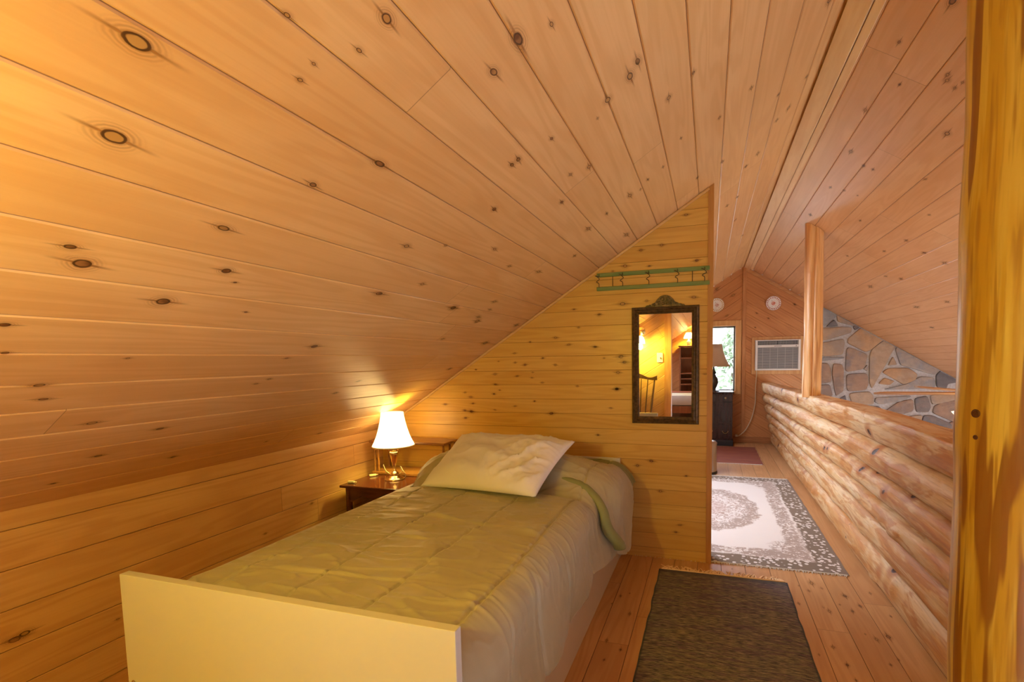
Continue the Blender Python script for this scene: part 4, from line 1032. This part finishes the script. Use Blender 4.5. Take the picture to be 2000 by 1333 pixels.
for bx0, bx1 in ((-.285, -.100), (-.090, .105), (.115, .295)):
    for z0, z1, kind in ((.60, .69, 'drawer'), (.30, .585, 'door'), (.10, .285, 'drawer')):
        bm = nb(); box(bm, (bx0, CY0-.004, z0), (bx1, CY0+.011, z1), .003)
        if kind == 'door':
            for q in ((bx0+.02, z0+.03, bx1-.02, z0+.042), (bx0+.02, z1-.042, bx1-.02, z1-.03), (bx0+.02, z0+.03, bx0+.032, z1-.03), (bx1-.032, z0+.03, bx1-.02, z1-.03)):
                box(bm, (q[0], CY0-.010, q[1]), (q[2], CY0-.003, q[3]), .002)
        dr = bpart(kind, bm, espresso, co, ch); cxm = (bx0+bx1)/2; zm = (z0+z1)/2
        if kind == 'drawer':
            bm = nb()
            if z1 > .5: lathe(bm, [(.006, 0), (.005, .012), (.013, .018), (.012, .026), (.004, .030)], seg=16)
            if z1 > .5:
                for vv in bm.verts: vv.co = Vector((cxm+vv.co.x, CY0-.004-vv.co.z, zm+vv.co.y))
            else:
                tube(bm, smooth_path([(cxm-.035, CY0-.004, zm+.01), (cxm-.035, CY0-.02, zm+.006), (cxm-.02, CY0-.026, zm-.012), (cxm, CY0-.027, zm-.018), (cxm+.02, CY0-.026, zm-.012), (cxm+.035, CY0-.02, zm+.006), (cxm+.035, CY0-.004, zm+.01)], 5), .004, 8)
            o = obj('pull', bm, antique, smooth=True); rel_ = Vector(co); o.data.transform(Matrix.Translation(-rel_)); o.parent = dr
# its lamp, unlit
fl = empty('table_lamp', (.055, 7.03, CZ+.001), 'unlit table lamp with a tan flared shade on the dark chest by the window', 'lamp')
bm = nb(); lathe(bm, [(.075, 0), (.075, .012), (.05, .02), (.028, .035), (.045, .07), (.062, .12), (.055, .17), (.03, .21), (.022, .23), (.035, .25), (.02, .28), (.012, .30), (.01, .36)], seg=26); obj('lamp_base', bm, plain('dark_bronze', (.05, .045, .04), .35, .4), fl, smooth=True, angle=50)
bm = nb(); lathe(bm, [(.205, .335), (.195, .352), (.165, .41), (.138, .48), (.118, .55), (.103, .635)], seg=40, cap=False, wob=lambda k, z: 1+.0*z+(.012 if (k % 5 == 0) else 0))
o = obj('lamp_shade', bm, fabric('tan_shade', (.46, .32, .22), (.50, .36, .25), .1, .85, 200.), fl, smooth=True, angle=180); o.modifiers.new('t', 'SOLIDIFY').thickness = .002
# waste bin
bn = empty('waste_bin', (-.045, 5.25, 0), 'slim steel pedal bin with a black base ring at the partition edge', 'bin')
steel = plain('brushed_steel', (.50, .46, .43), .3, 1)
bm = nb(); lathe(bm, [(.123, .028), (.123, .305)], seg=40); obj('body', bm, steel, bn, smooth=True, angle=50)
bm = nb(); lathe(bm, [(.128, .001), (.130, .01), (.128, .0275)], seg=40); obj('base_ring', bm, plain('black_plastic', (.012, .012, .012), .35), bn, smooth=True, angle=50)
bm = nb(); lathe(bm, [(.126, .306), (.126, .318), (.11, .332), (.06, .342), (.004, .345)], seg=40); obj('lid', bm, steel, bn, smooth=True, angle=50)

# plates
def plate(x, z, rim, spot, label):
    o = empty('plate', (x, YF-.002, z), label, 'plate', group='decorative plates on the far wall')
    bm = nb(); lathe(bm, [(.045, 0), (.050, .004), (.065, .006), (.093, .018), (.0945, .020), (.092, .021), (.064, .009), (.05, .007), (.004, .007)], seg=48)
    for v in bm.verts: v.co = Vector((v.co.x, -v.co.z, v.co.y))
    m, nt, b = new_mat('painted_china'); g = G(nt); p = g.sep(g.obj()); x_, z_ = p[0], p[2]
    r = g.math('SQRT', g.math('ADD', g.math('MULTIPLY', x_, x_), g.math('MULTIPLY', z_, z_)))
    an = g.math('ARCTAN2', z_, x_); n_ = g.noise(g.obj(), 90, 3, .7)
    pet = g.math('MULTIPLY', g.math('SINE', g.math('MULTIPLY', an, 22.)), .6); col = (.80, .76, .74)
    ringb = g.math('MULTIPLY', g.step(r, .060, .068), g.step(r, .084, .090, 1., 0.))
    col = g.mix(g.math('MULTIPLY', ringb, g.step(g.math('ADD', pet, g.math('MULTIPLY', n_, 1.8)), .85, 1.25)), col, rim)
    col = g.mix(g.math('MULTIPLY', g.step(r, .020, .030, 1., 0.), g.step(n_, .40, .52)), col, spot)
    col = g.mix(g.math('MULTIPLY', g.math('MULTIPLY', g.step(r, .03, .034), g.step(r, .046, .052, 1., 0.)), g.step(n_, .55, .62, 0., .7)), col, (.35, .30, .22))
    g.put(b.inputs['Base Color'], col); b.inputs['Roughness'].default_value = .15
    q = obj('dish', bm, m, o, smooth=True, angle=60)
    bm = nb(); tube(bm, [(.0935*math.cos(k*math.pi/24), -.0202, .0935*math.sin(k*math.pi/24)) for k in range(48)], .0014, 6, closed=True)
    obj('rim_line', bm, plain('rim_paint', rim, .3), o, smooth=True)
plate(.803, 1.890, (.42, .10, .06), (.62, .10, .03), 'white china plate with red floral decoration above the air conditioner')
plate(.090, 1.902, (.50, .30, .08), (.52, .24, .20), 'cream china plate with a gold rim above the window, half behind the partition')

# air conditioner
ac = empty('air_conditioner', ((AX0+AX1)/2, YF, AZ0), 'white window air conditioner framed in pine on the far wall', 'air conditioner'); ao = Vector(ac.location)
white = plain('white_plastic', (.74, .73, .72), .4)
F0 = YF-.075
bm = nb()
for q in ((AX0, AZ0, AX0+.028, AZ1), (AX1-.028, AZ0, AX1, AZ1), (AX0+.028, AZ0, AX1-.028, AZ0+.022), (AX0+.028, AZ1-.012, AX1-.028, AZ1), (AX0+.028, AZ1-.100, AX1-.028, AZ1-.066)):
    box(bm, (q[0], F0, q[1]), (q[2], YF+.06, q[3]), .003)
box(bm, (AX0+.01, F0+.03, AZ0+.01), (AX1-.01, YF+.25, AZ1-.005)); bpart('housing', bm, white, ao, ac)
bm = nb(); nl = 17; za, zb = AZ0+.026, AZ1-.104
for i in range(nl):
    z = za+(zb-za)*(i+.5)/nl; box(bm, (AX0+.03, F0+.006, z-.0045), (AX1-.03, F0+.022, z+.0035), .001)
for i in range(5): x = AX0+.09+i*.092; box(bm, (x-.002, F0+.004, za), (x+.002, F0+.012, zb))
bpart('grille', bm, plain('grille_grey', (.46, .47, .49), .5), ao, ac)
bm = nb()
for s_ in (0, 1):
    a = AX0+.034+s_*.246; b_ = a+.236
    for i in range(15): x = a+(b_-a)*(i+.5)/15; box(bm, (x-.003, F0+.005, AZ1-.064), (x+.003, F0+.024, AZ1-.016), .001)
    box(bm, (a, F0+.008, AZ1-.042), (b_, F0+.02, AZ1-.038))
bpart('air_outlet', bm, plain('outlet_grey', (.34, .35, .37), .5), ao, ac)
bm = nb(); box(bm, (AX0+.032, F0+.0245, AZ1-.066), (AX1-.032, F0+.0295, AZ1-.012)); box(bm, (AX0+.032, F0+.0245, AZ0+.024), (AX1-.032, F0+.0295, AZ1-.102)); bpart('recess', bm, plain('dark_recess', (.10, .11, .13), .6), ao, ac)
bm = nb(); r_ = random.Random(2)
for i in range(8): x = (AX0+AX1)/2-.045+i*.0115; box(bm, (x, F0-.0018, AZ1-.086), (x+.0085, F0+.002, AZ1-.079))
bpart('badge', bm, plain('badge_dark', (.04, .045, .08), .4), ao, ac)
bm = nb(); box(bm, (AX1-.060, F0-.0015, AZ1-.090), (AX1-.048, F0+.002, AZ1-.076)); bpart('indicator_panel', bm, plain('badge_grey', (.25, .26, .28), .4), ao, ac)
bm = nb(); cwd = .042
for q in ((AX0-cwd, AZ0-cwd-.01, AX0-.002, AZ1+cwd), (AX1+.002, AZ0-cwd-.01, AX1+cwd, AZ1+cwd), (AX0-.002, AZ1+.002, AX1+.002, AZ1+cwd), (AX0-.002, AZ0-cwd-.01, AX1+.002, AZ0-.002)):
    box(bm, (q[0], YF-.022, q[1]), (q[2], YF-.001, q[3]), .003)
bpart('surround', bm, wood_plain('ac_surround_pine', (.66, .37, .15), (.56, .28, .10)), ao, ac)
bm = nb(); tube(bm, smooth_path([(AX0+.022, YF-.05, AZ0+.002), (AX0+.020, YF-.04, .93), (AX0+.012, YF-.03, .75), (AX0+.012, YF-.03, .58), (AX0-.01, YF-.035, .44), (AX0-.04, YF-.04, .33), (AX0-.10, YF-.045, .20), (AX0-.16, YF-.045, .13), (AX0-.21, YF-.04, .095), (AX0-.24, YF-.035, .09)], 6), .006, 8)
bpart('power_cord', bm, plain('cream_cord', (.62, .52, .36), .5), ao, ac, smooth=True)
bm = nb(); box(bm, (.345, YF-.05, .088), (.375, YF-.022, .118), .004); rel(bm, Vector((.36, YF-.03, .10))); o = obj('outlet_plug', bm, cordm); o.location = (.36, YF-.03, .10); tag(o, 'pale plug in the far wall outlet beside the dark chest', 'plug')

# ---------------------------------------------------------------- ceiling fan over the great room
fx_, fy_ = 1.80, 3.90
fan = empty('ceiling_fan', (fx_, fy_, zl(fx_)), 'ceiling fan with wooden blades, mostly hidden behind the amber trunk post', 'ceiling fan'); zo = zl(fx_)
bm = nb(); lathe(bm, [(.065, -.10), (.06, -.06), (.05, .0)], seg=24); tube(bm, [(0, 0, -.09), (0, 0, .99-zo)], .012, 12); obj('downrod', bm, brass, fan, smooth=True, angle=50)
bm = nb(); lathe(bm, [(.02, .94-zo-.09), (.10, .94-zo-.08), (.12, .94-zo-.03), (.12, .94-zo+.02), (.09, .94-zo+.05), (.035, .94-zo+.06), (.03, .94-zo+.10)], seg=32); obj('motor', bm, brass, fan, smooth=True, angle=50)
blm = wood_plain('fan_blade_wood', (.40, .19, .07), (.30, .13, .045), 22, .35, 0)
for k in range(5):
    bm = nb(); a = math.pi+k*2*math.pi/5
    pts = [(.12, -.045), (.18, -.055), (.45, -.068), (.64, -.070), (.70, -.050), (.72, 0), (.70, .050), (.64, .070), (.45, .068), (.18, .055), (.12, .045)]
    vs = prism(bm, pts, 2, -.004, .004)
    rt = Matrix.Rotation(a, 4, 'Z') @ Matrix.Rotation(math.radians(10), 4, 'X')
    for v in bm.verts: v.co = rt @ v.co + Vector((0, 0, .925-zo))
    bl_ = obj('blade', bm, blm, fan)
for k in range(4):
    a = math.pi*.92+k*math.pi/2; dx, dy = math.cos(a), math.sin(a)
    bm = nb(); c0 = Vector((dx*.10, dy*.10, .83-zo)); d = Vector((dx*.75, dy*.75, -.66)).normalized(); q = d.to_track_quat('Z', 'Y').to_matrix()
    lathe(bm, [(.022, 0), (.03, .02), (.05, .07), (.075, .13), (.078, .135)], seg=24, cap=False)
    for v in bm.verts: v.co = q @ v.co + c0
    sh = obj('glass_shade', bm, shade_mat('frosted_shade', (.85, .82, .78), (1, .85, .6), 1.2), fan, smooth=True, angle=180); sh.modifiers.new('t', 'SOLIDIFY').thickness = .003
    bm = nb(); tube(bm, [(dx*.02, dy*.02, .86-zo), (dx*.07, dy*.07, .86-zo), tuple(c0)], .009, 8); obj('lamp_arm', bm, brass, fan, smooth=True)
point('fan_light', (0, 0, .70-zo), 12, WARM, .08, fan)

# ---------------------------------------------------------------- what the mirror shows behind the camera
sc_ = empty('wall_sconce', (-.80, YBK, 1.52), 'lit brass wall light with a white glass shade beside the doorway, seen in the mirror', 'wall lamp')
bm = nb(); lathe(bm, [(.05, 0), (.05, .008), (.03, .018), (.012, .022)], seg=24)
for v in bm.verts: v.co = Vector((v.co.x, v.co.z, v.co.y))
tube(bm, smooth_path([(0, .02, 0), (0, .07, .0), (0, .10, -.03), (0, .105, -.055)], 5), .008, 8); obj('bracket', bm, brass, sc_, smooth=True, angle=50)
bm = nb(); lathe(bm, [(.022, -.06), (.04, -.075), (.055, -.11), (.062, -.155)], c=(0, .105, 0), seg=28, cap=False)
o = obj('glass_shade', bm, shade_mat('opal_shade', (.95, .9, .8), (1, .82, .5), 3.5), sc_, smooth=True, angle=180); o.modifiers.new('t', 'SOLIDIFY').thickness = .003
point('sconce_light', (0, .13, -.19), 28, WARM, .035, sc_)
sw = empty('light_switch', (-.575, YBK, 1.195), 'white light switch plate beside the doorway, seen in the mirror', 'switch')
bm = nb(); box(bm, (-.036, .001, -.058), (.036, .008, .058), .003); obj('plate', bm, white, sw)
bm = nb(); box(bm, (-.005, .008, -.012), (.005, .02, .010), .002); obj('toggle', bm, white, sw)

def chair(x, y, rz):
    t = empty('spindle_chair', (x, y, 0), 'brown spindle back wooden chair against the back wall, seen in the mirror', 'chair', rz)
    cm = wood_plain('aged_brown_chair', (.16, .085, .03), (.10, .05, .018), 26, .35)
    bm = nb(); lathe(bm, [(.17, .43), (.205, .435), (.21, .45), (.20, .462), (.12, .455), (.01, .452)], seg=36); obj('seat', bm, cm, t, smooth=True, angle=50)
    for sx in (-1, 1):
        for sy in (-1, 1):
            bm = nb(); a, b = Vector((sx*.13, sy*.13, .432)), Vector((sx*.20, sy*.20, 0)); tube(bm, [a, a.lerp(b, .3), a.lerp(b, .5), a.lerp(b, .8), b], [.014, .019, .013, .018, .011], 12); obj('leg', bm, cm, t, smooth=True)
    for sy in (-1, 1):
        bm = nb(); tube(bm, [(-.165, sy*.165, .22), (0, sy*.165, .22), (.165, sy*.165, .22)], [.009, .013, .009], 10); obj('stretcher', bm, cm, t, smooth=True)
    for i in range(6):
        u = -1+2*i/5; bm = nb(); r0 = .010 if i in (0, 5) else .006
        tube(bm, [(u*.150, -.16, .458), (u*.165, -.185, .62), (u*.185, -.21, .80), (u*.20, -.225, .94)], [r0, r0*1.5, r0*1.2, r0*.9], 8); obj('spindle', bm, cm, t, smooth=True)
    bm = nb(); N = 24; A = []
    for i in range(N+1):
        u = -1+2*i/N; A.append((u*.23, .935+.012*math.cos(u*3.4), .985+.022*math.cos(u*5)-.01*abs(u)))
    prism(bm, [(a[0], a[1]) for a in A]+[(a[0], a[2]) for a in A[::-1]], 1, -.238, -.212); obj('crest_rail', bm, cm, t)
chair(-.83, .0, 0)
# rear room: bookcase, lamp, rug, framed print
bc = empty('bookcase', (-.02, YREAR+.20, 0), 'reddish brown open bookcase at the far end of the rear room, seen in the mirror', 'bookcase')
bcm = wood_plain('red_brown_bookcase', (.30, .11, .045), (.22, .075, .03), 24, .35)
bm = nb()
box(bm, (-.62, -.17, .001), (-.59, .17, 1.42)); box(bm, (.59, -.17, .001), (.62, .17, 1.42)); box(bm, (-.59, -.17, .001), (.59, -.155, 1.42)); obj('carcass', bm, bcm, bc)
for z in (.08, .58, .70, .82, 1.16): 
    bm = nb(); box(bm, (-.588, -.154, z), (.588, .165, z+.028)); obj('shelf', bm, bcm, bc)
bm = nb(); box(bm, (-.64, -.17, 1.421), (.64, .185, 1.45), .004); obj('top', bm, bcm, bc)
bl = empty('table_lamp', (-.445, YREAR+.22, 1.451), 'lit white lamp on top of the reddish bookcase, seen in the mirror', 'lamp')
bm = nb(); lathe(bm, [(.04, 0), (.045, .01), (.03, .02), (.05, .06), (.045, .10), (.02, .13), (.012, .16)], seg=28); obj('lamp_base', bm, plain('white_ceramic', (.75, .72, .68), .2), bl, smooth=True)
bm = nb(); lathe(bm, [(.115, .16), (.09, .23), (.055, .29)], seg=36, cap=False); o = obj('lamp_shade', bm, shade_mat('white_cone_shade', (.92, .88, .8), (1, .85, .6), 3.0), bl, smooth=True, angle=180); o.modifiers.new('t', 'SOLIDIFY').thickness = .002
point('rear_lamp_light', (0, .0, .22), 45, WARM, .05, bl)
bm = nb(); box(bm, (-.26, YREAR+.002, 1.62), (.16, YREAR+.022, 2.0), .003); rel(bm, Vector((-.05, YREAR, 1.8))); pf = obj('picture_frame', bm, M['trim']); pf.location = (-.05, YREAR, 1.8); tag(pf, 'pine framed picture on the end wall above the bookcase, seen in the mirror', 'picture')
bm = nb(); box(bm, (-.22, YREAR+.023, 1.66), (.12, YREAR+.025, 1.96)); rel(bm, Vector((-.05, YREAR, 1.8))); obj('print', bm, plain('pale_print', (.60, .50, .36), .6, nscale=12, namp=.25), pf)
db = empty('daybed', (-.35, -4.55, 0), 'low daybed with a pale cover in the rear room, seen in the mirror', 'bed')
bm = nb(); box(bm, (-.95, -.45, .10), (.95, .45, .24), .01); obj('bed_base', bm, bcm, db)
for x in (-.9, .9):
    for y in (-.4, .4): bm = nb(); tube(bm, [(x, y, 0), (x, y, .10)], [.02, .025], 10); obj('leg', bm, bcm, db, smooth=True)
bm = nb(); box(bm, (-.94, -.44, .241), (.94, .44, .46), .06); obj('mattress', bm, fabric('pale_cover', (.55, .52, .50), (.60, .56, .54)), db, smooth=True)
bm = rug_mesh(-1.2, .5, -4.98, -4.65, .02, 30, 20, .004, z0=.461); o = obj('throw', bm, bpy.data.materials['red_woven'], smooth=True); tag(o, 'red throw folded along the back of the daybed, seen in the mirror', 'throw')

# ---------------------------------------------------------------- trees outside the gable window
def tree(x, y, h, r, seed, lab):
    rt = empty('tree', (x, y, -3.3), lab, 'tree', group='trees outside the window'); rr = random.Random(seed)
    bm = nb(); tube(bm, [(0, 0, 0), (.05, .03, h*.4), (-.05, .05, h*.7), (0, 0, h*.92)], [.16, .12, .07, .02], 10); obj('trunk', bm, plain('bark_brown', (.10, .07, .045), .9, nscale=12, namp=.3), rt, smooth=True)
    bm = nb()
    for i in range(2600):
        t = rr.random(); zz = h*(.18+.80*t); rad = r*(1-t)**.6*(.35+.65*rr.random()); a = rr.random()*6.283
        c = Vector((math.cos(a)*rad, math.sin(a)*rad, zz)); s = rr.uniform(.07, .16)
        q = Matrix.Rotation(rr.random()*6.28, 3, Vector((rr.gauss(0, 1), rr.gauss(0, 1), rr.gauss(0, 1))).normalized())
        vs = [bm.verts.new(c+q @ Vector(p)*s) for p in ((-1, 0, 0), (0, -.45, .1), (1, 0, 0), (0, .45, .1))]; bm.faces.new(vs)
    obj('foliage', bm, plain('leaf_green', (.36, .44, .29), .6, nscale=3, namp=.4), rt)
tree(-1.6, 12.6, 5.6, 1.3, 1, 'green leafy tree outside the window, left of the pair in view'); tree(.75, 16.2, 5.6, 1.6, 2, 'green leafy tree outside the window, nearest its right edge'); tree(-6.0, 15, 7, 2.0, 3, 'leafy tree standing outside further left of the window'); tree(5.5, 17, 6.5, 2.0, 4, 'leafy tree outside beyond the air conditioner wall')
